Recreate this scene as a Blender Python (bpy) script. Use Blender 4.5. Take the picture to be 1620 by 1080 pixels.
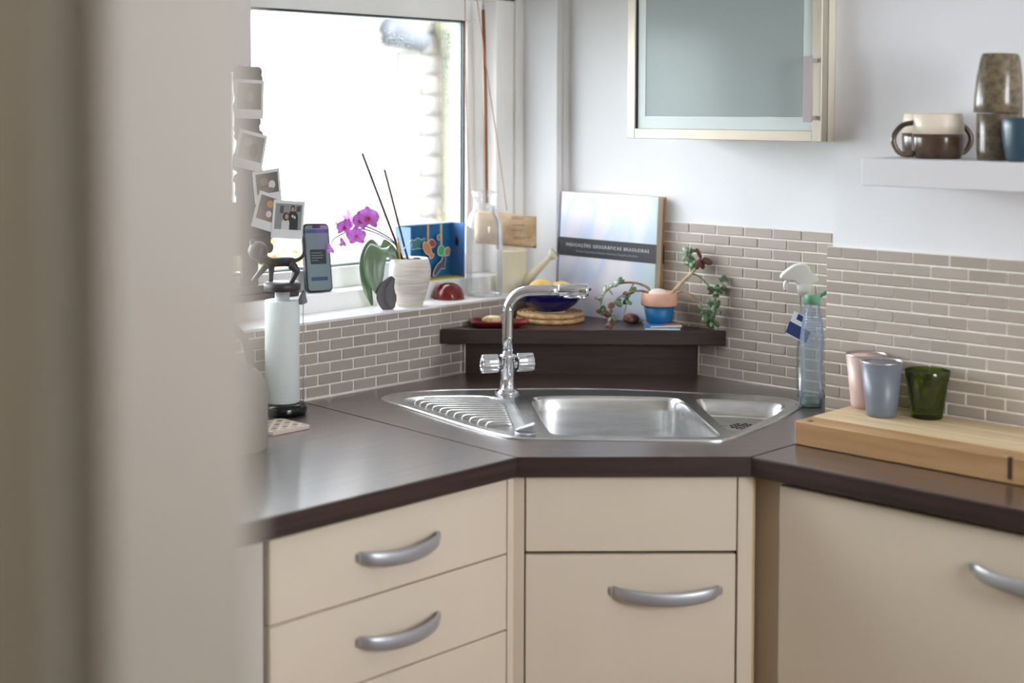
import bpy, bmesh, math, random
from mathutils import Vector, Matrix

for o in list(bpy.data.objects):
    bpy.data.objects.remove(o)
SC = bpy.context.scene
COL = SC.collection
RND = random.Random(7)

# ------------------------------------------------------------------ camera
F_PX = 2333.58
cam_d = bpy.data.cameras.new('camera')
cam = bpy.data.objects.new('camera', cam_d)
COL.objects.link(cam)
cam_d.sensor_width = 36.0
cam_d.lens = 36.0 * F_PX / 1620.0
cam_d.shift_y = -(540 - 266.453) / 1620.0
yaw = math.radians(45 - 1.3354)
pit = math.radians(2.2471)
rol = math.radians(0.1989)
fh = Vector((-math.sin(yaw), math.cos(yaw), 0))
rh = Vector((math.cos(yaw), math.sin(yaw), 0))
up = Vector((0, 0, 1))
Fv = math.cos(pit) * fh - math.sin(pit) * up
Uv = math.cos(pit) * up + math.sin(pit) * fh
R2 = math.cos(rol) * rh + math.sin(rol) * Uv
U2 = -math.sin(rol) * rh + math.cos(rol) * Uv
M = Matrix((R2, U2, -Fv)).transposed().to_4x4()
M.translation = Vector((2.3888, -2.7041, 1.5063))
cam.matrix_world = M
cam_d.clip_start = 0.02
cam_d.clip_end = 200
cam_d.dof.use_dof = True
cam_d.dof.focus_distance = 3.0
cam_d.dof.aperture_fstop = 2.2
SC.camera = cam
VIEW_RZ = yaw            # a thing turned by this angle has its local +x along the picture's right

# ------------------------------------------------------------------ world, portals, exposure
W = bpy.data.worlds.new('overcast_sky')
SC.world = W
W.use_nodes = True
bg = W.node_tree.nodes['Background']
bg.inputs['Color'].default_value = (0.895, 0.93, 1.0, 1)
bg.inputs['Strength'].default_value = 20.0
SC.view_settings.view_transform = 'Standard'
SC.view_settings.look = 'None'
SC.view_settings.gamma = 1.0
SC.view_settings.use_curve_mapping = False
SC.view_settings.exposure = 0.0
SC.cycles.use_denoising = True
SC.cycles.max_bounces = 10
SC.cycles.diffuse_bounces = 6
SC.cycles.transparent_max_bounces = 16
SC.cycles.sample_clamp_indirect = 6.0
SC.cycles.caustics_refractive = False
SC.cycles.caustics_reflective = False

def portal(name, loc, direction, sx, sy):
    d = bpy.data.lights.new(name, 'AREA')
    d.shape = 'RECTANGLE'
    d.size = sx
    d.size_y = sy
    d.cycles.is_portal = True
    o = bpy.data.objects.new(name, d)
    COL.objects.link(o)
    o.location = loc
    o.rotation_euler = Vector(direction).to_track_quat('-Z', 'Z').to_euler()
    return o
portal('window_portal', (-0.24, -0.78, 1.46), (1, 0, 0), 1.25, 0.72)
portal('added_fill_window_portal', (3.34, -1.30, 1.65), (-1, 0, 0), 0.8, 0.85)  # portal at the unseen east opening, added as fill

# ------------------------------------------------------------------ materials
def lin(c):
    c = c / 255.0
    return c / 12.92 if c <= 0.04045 else ((c + 0.055) / 1.055) ** 2.4
def rgb(r, g, b):
    return (lin(r), lin(g), lin(b), 1.0)
MATS = {}
def pm(name, col, rough=0.5, metal=0.0, **kw):
    if name in MATS:
        return MATS[name]
    m = bpy.data.materials.new(name)
    m.use_nodes = True
    p = m.node_tree.nodes['Principled BSDF']
    p.inputs['Base Color'].default_value = rgb(*col)
    p.inputs['Roughness'].default_value = rough
    p.inputs['Metallic'].default_value = metal
    for k, v in kw.items():
        p.inputs[k.replace('_', ' ')].default_value = v
    MATS[name] = m
    return m
def nd(m, typ, **kw):
    n = m.node_tree.nodes.new(typ)
    for k, v in kw.items():
        setattr(n, k, v)
    return n
def lk(m, a, b):
    m.node_tree.links.new(a, b)
def bsdf(m):
    return m.node_tree.nodes['Principled BSDF']
def vary(m, ca, cb, scale=5, stretch=(1, 1, 1), rot=(0, 0, 0), detail=6, lo=0.35, hi=0.65, bump=0.0, bscale=None, coord='Object'):
    """two-tone noise colour, optional bump"""
    tc = nd(m, 'ShaderNodeTexCoord')
    mp = nd(m, 'ShaderNodeMapping')
    mp.inputs['Scale'].default_value = stretch
    mr = nd(m, 'ShaderNodeMapping')          # turn first, then stretch along the grain
    mr.inputs['Rotation'].default_value = rot
    nz = nd(m, 'ShaderNodeTexNoise')
    nz.inputs['Scale'].default_value = scale
    nz.inputs['Detail'].default_value = detail
    cr = nd(m, 'ShaderNodeValToRGB')
    cr.color_ramp.elements[0].position = lo
    cr.color_ramp.elements[0].color = rgb(*ca)
    cr.color_ramp.elements[1].position = hi
    cr.color_ramp.elements[1].color = rgb(*cb)
    lk(m, tc.outputs[coord], mr.inputs['Vector'])
    lk(m, mr.outputs['Vector'], mp.inputs['Vector'])
    lk(m, mp.outputs['Vector'], nz.inputs['Vector'])
    lk(m, nz.outputs['Fac'], cr.inputs['Fac'])
    lk(m, cr.outputs['Color'], bsdf(m).inputs['Base Color'])
    if bump:
        bp = nd(m, 'ShaderNodeBump')
        bp.inputs['Strength'].default_value = bump
        bp.inputs['Distance'].default_value = 0.002
        lk(m, nz.outputs['Fac'], bp.inputs['Height'])
        lk(m, bp.outputs['Normal'], bsdf(m).inputs['Normal'])
    return m
def wood(name, ca, cb, rough, axis_rot, scale=30, stretch=(0.08, 1, 1), lo=0.3, hi=0.7, bump=0.05):
    m = pm(name, ca, rough)
    return vary(m, ca, cb, scale=scale, stretch=stretch, rot=(0, 0, axis_rot), lo=lo, hi=hi, bump=bump, detail=8)

m_wall = vary(pm('white_wall_paint', (236, 236, 238), 0.75), (233, 233, 235), (239, 239, 241), scale=3, bump=0.02)
m_ceil = pm('ceiling_paint', (240, 240, 238), 0.8)
m_hall = pm('hall_wall_paint', (168, 163, 150), 0.8)
m_casing = pm('door_lining_gloss', (154, 143, 128), 0.5)
m_floor = wood('floor_laminate', (120, 92, 66), (150, 118, 88), 0.4, 0)
m_frame = vary(pm('window_gloss_paint', (241, 240, 238), 0.35), (236, 235, 232), (244, 243, 241), scale=6)
m_gasket = pm('black_gasket', (22, 26, 32), 0.5)
m_spacer = pm('spacer_bar', (205, 222, 224), 0.3)
m_grout = vary(pm('grout', (240, 235, 226), 0.85), (230, 224, 212), (245, 241, 233), scale=60)
m_sill = vary(pm('sill_gloss', (244, 242, 243), 0.25), (239, 236, 236), (247, 246, 247), scale=25)
m_caulk = pm('caulk', (232, 226, 212), 0.6)
def tile_mat():
    m = pm('tile_ceramic', (182, 171, 160), 0.35)
    oi = nd(m, 'ShaderNodeObjectInfo')
    cr = nd(m, 'ShaderNodeValToRGB')
    cr.color_ramp.elements[0].color = rgb(168, 156, 144)
    cr.color_ramp.elements[1].color = rgb(180, 168, 157)
    lk(m, oi.outputs['Random'], cr.inputs['Fac'])
    lk(m, cr.outputs['Color'], bsdf(m).inputs['Base Color'])
    return m
m_tile = tile_mat()
WENGE = dict(ca=(40, 23, 19), cb=(76, 49, 42))
m_edge_l = wood('wenge_edging_left', (34, 19, 15), (62, 39, 32), 0.5, math.pi / 2, 110, (0.04, 1, 1))
m_edge_d = wood('wenge_edging_diagonal', (34, 19, 15), (62, 39, 32), 0.5, -math.pi / 4, 110, (0.04, 1, 1))
m_edge_r = wood('wenge_edging_right', (34, 19, 15), (62, 39, 32), 0.5, 0, 110, (0.04, 1, 1))
m_shelf_top = wood('wenge_shelf', (40, 23, 19), (76, 49, 42), 0.36, -math.pi / 4, 110, (0.04, 1, 1))
m_wenge_l = wood('wenge_along_wall', WENGE['ca'], WENGE['cb'], 0.36, math.pi / 2, 110, (0.04, 1, 1))
m_wenge_d = wood('wenge_diagonal', WENGE['ca'], WENGE['cb'], 0.36, -math.pi / 4, 110, (0.04, 1, 1))
m_wenge_r = wood('wenge_right', WENGE['ca'], WENGE['cb'], 0.36, 0, 110, (0.04, 1, 1))
for m_ in (m_wenge_l, m_wenge_d, m_wenge_r):      # lacquered top: grazing daylight flares on it
    bsdf(m_).inputs['Specular IOR Level'].default_value = 0.7
    bsdf(m_).inputs['Coat Weight'].default_value = 1.0
    bsdf(m_).inputs['Coat Roughness'].default_value = 0.24
    bsdf(m_).inputs['Coat IOR'].default_value = 1.85
m_cream = vary(pm('cream_laminate', (220, 206, 184), 0.42), (218, 204, 182), (222, 208, 187), scale=4)
m_edge = wood('raw_edge', (186, 156, 112), (212, 190, 150), 0.6, 0, 40, (1, 1, 0.05))
m_gap = pm('dark_gap', (58, 44, 34), 0.8)
m_satin = pm('satin_aluminium', (182, 182, 187), 0.38, 0.6)
m_steel = vary(pm('brushed_steel', (222, 222, 222), 0.25, 1.0), (214, 214, 214), (230, 230, 230), scale=80, stretch=(0.1, 1, 1), rot=(0, 0, -0.78))
m_chrome = pm('chrome', (232, 232, 236), 0.04, 1.0)
m_black = pm('black_satin', (18, 17, 18), 0.35)
m_rubber = pm('black_rubber', (20, 20, 22), 0.6)
m_white = pm('white_plain', (240, 239, 236), 0.5)
m_alu = pm('champagne_aluminium', (192, 182, 166), 0.4, 0.4)
m_mauve = pm('mauve_aluminium', (172, 162, 162), 0.4, 0.0)

def thin_glass(name, tint, refl=0.9, base=0.04, haze=0.0, hcol=(0.8, 0.85, 0.9, 1)):
    m = bpy.data.materials.new(name)
    m.use_nodes = True
    nt = m.node_tree
    nt.nodes.remove(nt.nodes['Principled BSDF'])
    out = nt.nodes['Material Output']
    tr = nd(m, 'ShaderNodeBsdfTransparent')
    tr.inputs['Color'].default_value = tint
    gl = nd(m, 'ShaderNodeBsdfGlossy')
    gl.inputs['Roughness'].default_value = 0.03
    lw = nd(m, 'ShaderNodeFresnel')
    lw.inputs['IOR'].default_value = 1.45
    mul = nd(m, 'ShaderNodeMath', operation='MULTIPLY_ADD')
    mul.inputs[1].default_value = refl
    mul.inputs[2].default_value = base
    mx = nd(m, 'ShaderNodeMixShader')
    lk(m, lw.outputs['Fac'], mul.inputs[0])
    lk(m, mul.outputs[0], mx.inputs['Fac'])
    lk(m, tr.outputs[0], mx.inputs[1])
    lk(m, gl.outputs[0], mx.inputs[2])
    if haze:
        df = nd(m, 'ShaderNodeBsdfDiffuse')
        df.inputs['Color'].default_value = hcol
        m2 = nd(m, 'ShaderNodeMixShader')
        m2.inputs['Fac'].default_value = haze
        lk(m, mx.outputs[0], m2.inputs[1]); lk(m, df.outputs[0], m2.inputs[2])
        lk(m, m2.outputs[0], out.inputs['Surface'])
    else:
        lk(m, mx.outputs[0], out.inputs['Surface'])
    return m
m_pane = thin_glass('window_pane', (0.97, 0.99, 0.98, 1), 0.6, 0.0)
m_carafe = thin_glass('clear_glass', (0.97, 0.975, 0.98, 1), 0.7, 0.01, 0.10, (0.95, 0.95, 0.96, 1))
m_bottle = thin_glass('blue_plastic', (0.90, 0.94, 0.98, 1), 0.7, 0.015, 0.13, (0.62, 0.74, 0.92, 1))
m_spraybody = thin_glass('clear_plastic', (0.93, 0.94, 0.93, 1), 0.6, 0.02, 0.08, (0.8, 0.83, 0.8, 1))
m_drop = thin_glass('water_drop', (0.86, 0.9, 0.92, 1), 0.9, 0.05)
m_green = pm('green_glass', (120, 165, 40), 0.02, 0.0, Transmission_Weight=1.0, IOR=1.3)
m_green = thin_glass('green_tumbler_glass', (0.50, 0.62, 0.16, 1), 0.7, 0.03)
def frosted():
    m = bpy.data.materials.new('frosted_glass')
    m.use_nodes = True
    p = bsdf(m)
    p.inputs['Base Color'].default_value = rgb(206, 220, 216)
    p.inputs['Roughness'].default_value = 0.16
    rf = nd(m, 'ShaderNodeBsdfRefraction')
    rf.inputs['Color'].default_value = (0.80, 0.92, 0.88, 1)
    rf.inputs['Roughness'].default_value = 0.28
    rf.inputs['IOR'].default_value = 1.15
    mx = nd(m, 'ShaderNodeMixShader')
    mx.inputs['Fac'].default_value = 0.45
    out = m.node_tree.nodes['Material Output']
    lk(m, p.outputs[0], mx.inputs[1])
    lk(m, rf.outputs[0], mx.inputs[2])
    lk(m, mx.outputs[0], out.inputs['Surface'])
    return m
m_frost = frosted()

# ------------------------------------------------------------------ mesh helpers
class MB:
    """collects shapes that make ONE part"""
    def __init__(self):
        self.v, self.f, self.mi, self.sm = [], [], [], []
        self.T = Matrix.Identity(4)
    def add(self, V, Fc, mi=0, smooth=False):
        o = len(self.v)
        self.v += [tuple(self.T @ Vector(p)) for p in V]
        for f in Fc:
            self.f.append([i + o for i in f])
            self.mi.append(mi)
            self.sm.append(smooth)
        return self
    def bm(self, b, mi=0, smooth=False):
        b.verts.index_update()
        V = [v.co[:] for v in b.verts]
        Fc = [[v.index for v in f.verts] for f in b.faces]
        b.free()
        return self.add(V, Fc, mi, smooth)
    def box(self, x0, x1, y0, y1, z0, z1, bev=0.0, mi=0, seg=1):
        b = bmesh.new()
        bmesh.ops.create_cube(b, size=1)
        bmesh.ops.scale(b, vec=(x1 - x0, y1 - y0, z1 - z0), verts=b.verts)
        bmesh.ops.translate(b, vec=((x0 + x1) / 2, (y0 + y1) / 2, (z0 + z1) / 2), verts=b.verts)
        if bev:
            bmesh.ops.bevel(b, geom=b.edges[:], offset=bev, segments=seg, affect='EDGES', profile=0.5)
        return self.bm(b, mi, False)
    def prism(self, pts, z0, z1, bev=0.0, mi=0, seg=1, smooth=False):
        b = bmesh.new()
        vs = [b.verts.new((p[0], p[1], z0)) for p in pts]
        f = b.faces.new(vs)
        r = bmesh.ops.extrude_face_region(b, geom=[f])
        bmesh.ops.translate(b, vec=(0, 0, z1 - z0), verts=[g for g in r['geom'] if isinstance(g, bmesh.types.BMVert)])
        bmesh.ops.recalc_face_normals(b, faces=b.faces)
        if bev:
            ed = [e for e in b.edges if abs(e.verts[0].co.z - e.verts[1].co.z) < 1e-6]
            bmesh.ops.bevel(b, geom=ed, offset=bev, segments=seg, affect='EDGES', profile=0.5)
        return self.bm(b, mi, smooth)
    def lathe(self, prof, n=32, mi=0, smooth=True, cap=True):
        V, Fc = [], []
        for (r, z) in prof:
            for k in range(n):
                a = 2 * math.pi * k / n
                V.append((r * math.cos(a), r * math.sin(a), z))
        for i in range(len(prof) - 1):
            for k in range(n):
                k2 = (k + 1) % n
                Fc.append([i * n + k, i * n + k2, (i + 1) * n + k2, (i + 1) * n + k])
        if cap:
            if prof[0][0] > 1e-6: Fc.append(list(range(n))[::-1])
            if prof[-1][0] > 1e-6: Fc.append([(len(prof) - 1) * n + k for k in range(n)])
        return self.add(V, Fc, mi, smooth)
    def tube(self, pts, r, n=10, mi=0, smooth=True, cap=True):
        pts = [Vector(p) for p in pts]
        rs = r if isinstance(r, (list, tuple)) else [r] * len(pts)
        V, Fc = [], []
        t0 = (pts[1] - pts[0]).normalized()
        ref = Vector((0, 0, 1)) if abs(t0.z) < 0.9 else Vector((1, 0, 0))
        nrm = t0.cross(ref).normalized()
        for i, p in enumerate(pts):
            t = ((pts[min(i + 1, len(pts) - 1)] - pts[max(i - 1, 0)])).normalized()
            nrm = (nrm - t * nrm.dot(t)).normalized()
            bn = t.cross(nrm)
            for k in range(n):
                a = 2 * math.pi * k / n
                V.append(p + (nrm * math.cos(a) + bn * math.sin(a)) * rs[i])
        for i in range(len(pts) - 1):
            for k in range(n):
                k2 = (k + 1) % n
                Fc.append([i * n + k, (i + 1) * n + k, (i + 1) * n + k2, i * n + k2])
        if cap:
            Fc.append(list(range(n)))
            Fc.append([(len(pts) - 1) * n + k for k in range(n)][::-1])
        return self.add(V, Fc, mi, smooth)
    def ball(self, c, r, mi=0, n=16, m=10, scale=(1, 1, 1)):
        V, Fc = [], []
        for i in range(m + 1):
            th = math.pi * i / m
            for k in range(n):
                a = 2 * math.pi * k / n
                V.append((c[0] + r * scale[0] * math.sin(th) * math.cos(a), c[1] + r * scale[1] * math.sin(th) * math.sin(a), c[2] + r * scale[2] * math.cos(th)))
        for i in range(m):
            for k in range(n):
                k2 = (k + 1) % n
                Fc.append([i * n + k, (i + 1) * n + k, (i + 1) * n + k2, i * n + k2])
        return self.add(V, Fc, mi, True)
    def loft(self, rings, mi=0, smooth=True, cap0=False, cap1=False):
        n = len(rings[0])
        V, Fc = [p for r in rings for p in r], []
        for i in range(len(rings) - 1):
            for k in range(n):
                k2 = (k + 1) % n
                Fc.append([i * n + k, i * n + k2, (i + 1) * n + k2, (i + 1) * n + k])
        if cap0: Fc.append(list(range(n))[::-1])
        if cap1: Fc.append([(len(rings) - 1) * n + k for k in range(n)])
        return self.add(V, Fc, mi, smooth)
    def build(self, name, mats, parent=None):
        me = bpy.data.meshes.new(name)
        me.from_pydata(self.v, [], self.f)
        for m in (mats if isinstance(mats, (list, tuple)) else [mats]):
            me.materials.append(m)
        me.polygons.foreach_set('material_index', self.mi)
        me.polygons.foreach_set('use_smooth', self.sm)
        b = bmesh.new()
        b.from_mesh(me)
        bmesh.ops.remove_doubles(b, verts=b.verts, dist=1e-6)
        bmesh.ops.recalc_face_normals(b, faces=b.faces)
        b.to_mesh(me)
        b.free()
        me.update()
        return link(name, me, parent)
def link(name, me, parent=None):
    o = bpy.data.objects.new(name, me)
    COL.objects.link(o)
    o.parent = parent
    return o
def tag(o, label, cat, group=None):
    o['label'] = label
    o['category'] = cat
    if group: o['group'] = group
    return o
def struct(o, label=None):
    o['kind'] = 'structure'
    if label: o['label'] = label
    return o
def thing(name, label, cat, loc=(0, 0, 0), rz=0.0, group=None):
    o = bpy.data.objects.new(name, None)
    COL.objects.link(o)
    o.empty_display_size = 0.05
    o.location = loc
    o.rotation_euler = (0, 0, rz)
    return tag(o, label, cat, group)
def boxo(name, b, mat, parent=None, bev=0.0):
    return MB().box(*b, bev=bev).build(name, mat, parent)
def smooth_by_angle(o, deg=35):
    me = o.data
    for p in me.polygons: p.use_smooth = True
    b = bmesh.new(); b.from_mesh(me)
    for e in b.edges:
        if len(e.link_faces) == 2 and e.calc_face_angle(0) > math.radians(deg): e.smooth = False
    b.to_mesh(me); b.free()
    return o
def chaikin(pts, it=2):
    for _ in range(it):
        q = []
        for i in range(len(pts)):
            a, b = Vector(pts[i]), Vector(pts[(i + 1) % len(pts)])
            q += [a * 0.75 + b * 0.25, a * 0.25 + b * 0.75]
        pts = q
    return [tuple(p) for p in pts]
def inset(loop, d):
    """2D offset of a closed loop to its inside"""
    n = len(loop)
    area = sum(loop[i][0] * loop[(i + 1) % n][1] - loop[(i + 1) % n][0] * loop[i][1] for i in range(n))
    s = 1 if area > 0 else -1
    out = []
    for i in range(n):
        a, b, c = Vector(loop[i - 1]), Vector(loop[i]), Vector(loop[(i + 1) % n])
        t = (c - a).normalized()
        out.append((b.x - s * t.y * d, b.y + s * t.x * d))
    return out
def spline(pts, n=6):
    """Catmull-Rom through points"""
    P = [Vector(p) for p in pts]
    out = []
    for i in range(len(P) - 1):
        p0, p1, p2, p3 = P[max(i - 1, 0)], P[i], P[i + 1], P[min(i + 2, len(P) - 1)]
        for k in range(n):
            t = k / n
            out.append(0.5 * ((2 * p1) + (p2 - p0) * t + (2 * p0 - 5 * p1 + 4 * p2 - p3) * t * t + (3 * p1 - p0 - 3 * p2 + p3) * t ** 3))
    out.append(P[-1])
    return out
def text_mesh(name, body, size, mat, parent, spacing=1.0, thick=0.00005, shear=0.0, align='CENTER'):
    cu = bpy.data.curves.new(name, 'FONT')
    cu.body = body
    cu.size = size
    cu.space_character = spacing
    cu.extrude = thick
    cu.shear = shear
    cu.resolution_u = 3
    cu.align_x = align
    t = bpy.data.objects.new(name + '_src', cu)
    COL.objects.link(t)
    dg = bpy.context.evaluated_depsgraph_get()
    me = bpy.data.meshes.new_from_object(t.evaluated_get(dg))
    bpy.data.objects.remove(t)
    me.materials.clear()
    me.materials.append(mat)
    me.name = name
    return link(name, me, parent)

# ------------------------------------------------------------------ the room
CT = 0.91                 # worktop height
SILL = 1.0713
boxfloor = struct(boxo('floor', (-0.3, 3.4, -4.1, 0.12, -0.06, 0.0), m_floor))
struct(boxo('ceiling', (-0.3, 3.4, -4.1, 0.12, 2.4, 2.46), m_ceil))
# window wall (x = 0): below the sill, the pier in the corner, above and left of the window
b = MB()
b.box(-0.24, 0.0, -2.35, 0.0, 0.0, SILL - 0.004)
b.box(-0.24, 0.0, -0.045, 0.0, SILL - 0.004, 2.4)
b.box(-0.24, 0.0, -2.35, -0.045, 1.80, 2.4)
b.box(-0.24, 0.0, -2.35, -1.45, SILL - 0.004, 1.80)
wall_left = struct(b.build('wall_left', m_wall))
wall_right = struct(boxo('wall_right', (-0.24, 3.3, 0.0, 0.12, 0.0, 2.4), m_wall))
BE = 0.21                 # projection of the chimney breast
wall_breast = struct(boxo('wall_breast', (0.870, 2.3, -BE, 0.0, 0.0, 2.4), m_wall))
b = MB()                  # wall between kitchen and hall, with the doorway
b.box(-0.24, 1.893, -2.415, -2.35, 0, 2.4)
b.box(2.80, 3.3, -2.415, -2.35, 0, 2.4)
b.box(1.893, 2.80, -2.415, -2.35, 2.08, 2.4)
struct(b.build('wall_hall_side', m_hall))
b = MB()                  # east wall; its unseen window opening is added for fill light
b.box(3.3, 3.4, -0.9, 0.12, 0, 2.4); b.box(3.3, 3.4, -4.1, -1.7, 0, 2.4)
b.box(3.3, 3.4, -1.7, -0.9, 2.05, 2.4); b.box(3.3, 3.4, -1.7, -0.9, 0, 1.22)
struct(b.build('wall_east', m_wall))
struct(boxo('wall_hall_back', (0.4, 3.4, -4.2, -4.1, 0, 2.4), m_hall))
struct(boxo('wall_hall_left', (0.3, 0.4, -4.2, -2.415, 0, 2.4), m_hall))
# corner bead on the pier
struct(MB().tube([(0.001, -0.022, SILL), (0.001, -0.022, 2.4)], 0.003, 10).build('trim_1', m_wall), 'thin rounded bead down the white pier in the corner')
# door lining and casing right beside the camera
t = struct(thing('trim_2', 'blurred pale door lining and casing in the foreground', 'trim'))
del t['category']
boxo('lining', (1.893, 1.910, -2.418, -2.35, 0, 2.08), m_casing, t, 0.001)
b = MB()
pr = [(1.899, -2.415), (1.899, -2.421), (1.893, -2.431), (1.878, -2.437), (1.848, -2.435), (1.833, -2.429), (1.829, -2.415)]
b.prism(pr, 0, 2.12, 0)
b.build('casing', pm('casing_paint', (176, 170, 158), 0.5), t)

# unseen hall lamp behind the camera, added to brighten the door casing
hl = thing('added_hall_lamp', 'added ceiling lamp behind the viewer, brightens the door casing', 'lamp', (1.55, -3.45, 2.4))
MB().lathe([(0.10, 0.0), (0.10, -0.02), (0.15, -0.05), (0.16, -0.055), (0.12, -0.085), (0.0, -0.095)], 28).build('shade', m_white, hl)
ld = bpy.data.lights.new('added_hall_lamp_bulb', 'POINT'); ld.energy = 13; ld.color = (1.0, 0.92, 0.82); ld.shadow_soft_size = 0.10
lo_ = bpy.data.objects.new('added_bulb', ld); COL.objects.link(lo_); lo_.parent = hl; lo_.location = (0, 0, -0.22)

# ------------------------------------------------------------------ wall tiles, one by one
tile_cache = {}
def tile_mesh(w, h, axis):
    k = (round(w, 4), round(h, 4), axis)
    if k not in tile_cache:
        b = MB()
        if axis == 'x': b.box(0, 0.008, -w / 2, w / 2, -h / 2, h / 2, bev=0.0012)
        else: b.box(-w / 2, w / 2, -0.008, 0, -h / 2, h / 2, bev=0.0012)
        o = b.build('tile', m_tile)
        tile_cache[k] = o.data
        bpy.data.objects.remove(o)
    return tile_cache[k]
def tile_field(parent, axis, plane, lo, hi, rows, joint0, pitch, gap=0.0034):
    for i, (z0, z1) in enumerate(rows):
        off = joint0 + (pitch / 2 if i % 2 else 0)
        k = math.floor((lo - off) / pitch)
        while off + k * pitch < hi:
            a, c = max(off + k * pitch + gap / 2, lo), min(off + (k + 1) * pitch - gap / 2, hi)
            k += 1
            if c - a < 0.006: continue
            h = z1 - z0 - gap
            o = link('tile', tile_mesh(c - a, h, axis), parent)
            j = RND.uniform(-0.0006, 0.0006)
            o.location = (plane + j, (a + c) / 2, (z0 + z1) / 2) if axis == 'x' else ((a + c) / 2, plane + j, (z0 + z1) / 2)
def grout(name, b, parent):
    boxo(name, b, m_grout, parent)
# left: seven rows, the top one cut under the sill
rows = [(0.9125 + 0.0233 * i, min(0.9125 + 0.0233 * (i + 1), SILL - 0.003)) for i in range(7)]
tile_field(wall_left, 'x', -0.001, -1.30, -0.001, rows, -0.7544, 0.0636)
grout('grout', (-0.004, 0.0052, -1.30, 0.0, CT - 0.02, SILL - 0.002), wall_left)
rows = [(0.9115 + 0.02275 * i, 0.9115 + 0.02275 * (i + 1)) for i in range(15)]
tile_field(wall_right, 'y', 0.001, 0.001, 0.8700, rows, 0.4465, 0.0745)
grout('grout', (0.0, 0.870, -0.0052, 0.004, CT - 0.02, 1.2527), wall_right)
rows = [(1.2464 - 0.0226 * (i + 1), 1.2464 - 0.0226 * i) for i in range(15)]
tile_field(wall_breast, 'y', -BE + 0.001, 0.8600, 1.75, rows, 0.8935, 0.0743)
grout('grout', (0.8600, 1.75, -BE - 0.0052, -BE + 0.004, CT - 0.02, 1.2464), wall_breast)
# side return of the breast tiles
boxo('grout', (0.8600, 0.871, -BE - 0.004, -0.012, CT - 0.02, 1.2464), m_grout, wall_breast)
# caulk lines
caulk = MB()
caulk.tube([(0.010, -1.3, CT + 0.001), (0.010, -0.372, CT + 0.001)], 0.0028, 6)
caulk.build('caulk', m_caulk, wall_left)
MB().tube([(0.41, -0.010, CT + 0.001), (0.868, -0.010, CT + 0.001)], 0.0028, 6).build('caulk', m_caulk, wall_right)

# ------------------------------------------------------------------ window
win = struct(thing('window_1', 'white painted kitchen window over the tiled sill', 'window'))
del win['category']
WY0, WY1 = -1.45, -0.045
boxo('window_sill', (-0.096, 0.008, WY0, WY1, SILL - 0.006, SILL), m_sill, win, 0.001)
boxo('ledge', (-0.165, -0.095, WY0, WY1, SILL - 0.004, 1.110), m_frame, win, 0.002)
boxo('bottom_rail', (-0.215, -0.157, WY0, -0.136, 1.110, 1.1566), m_frame, win, 0.002)
boxo('head_rail', (-0.215, -0.157, WY0, -0.136, 1.723, 1.80), m_frame, win, 0.002)
boxo('frame_head', (-0.215, -0.115, WY0, WY1, 1.772, 1.80), m_frame, win, 0.002)
f = MB().box(-0.215, -0.115, -0.136, WY1, 1.110, 1.80, bev=0.002)
f.box(-0.115, -0.108, -0.075, WY1, 1.110, 1.80, bev=0.002)
f.build('frame_jamb', m_frame, win)
boxo('sash_stile', (-0.215, -0.157, -0.1945, -0.136, 1.1566, 1.723), m_frame, win, 0.002)
boxo('sash_stile', (-0.215, -0.157, WY0, WY0 + 0.06, 1.1566, 1.723), m_frame, win, 0.002)
gy0, gy1, gz0, gz1 = WY0 + 0.06, -0.1945, 1.1566, 1.723
g = MB()
g.box(-0.172, -0.166, gy1 - 0.004, gy1, gz0, gz1); g.box(-0.172, -0.166, gy0, gy1, gz0, gz0 + 0.0025); g.box(-0.172, -0.166, gy0, gy1, gz1 - 0.0035, gz1)
g.build('gasket', m_gasket, win)
s = MB()
s.box(-0.186, -0.176, gy1 - 0.0045, gy1, gz0, gz1); s.box(-0.198, -0.176, gy0, gy1, gz0, gz0 + 0.005); s.box(-0.198, -0.176, gy0, gy1, gz1 - 0.005, gz1)
s.build('spacer_bar', m_spacer, win)
boxo('pane', (-0.176, -0.172, gy0, gy1, gz0, gz1), m_pane, win)
# condensation beads on the glass: nobody could count them
dr = MB()
def drop(y, z, r):
    dr.ball((-0.1722, y, z), r, n=6, m=4, scale=(0.5, 1, 1.15))
for _ in range(420):
    drop(RND.gauss(-0.245, 0.012), 1.70 - abs(RND.gauss(0, 0.13)), RND.uniform(0.0007, 0.0018))
for _ in range(200):
    drop(RND.gauss(-0.40, 0.022), RND.gauss(1.665, 0.010), RND.uniform(0.0006, 0.0014))
for _ in range(120):
    drop(RND.uniform(-0.43, -0.21), RND.uniform(1.2, 1.7), RND.uniform(0.0006, 0.0014))
d = dr.build('condensation', m_drop, win)
d['kind'] = 'stuff'

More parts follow.
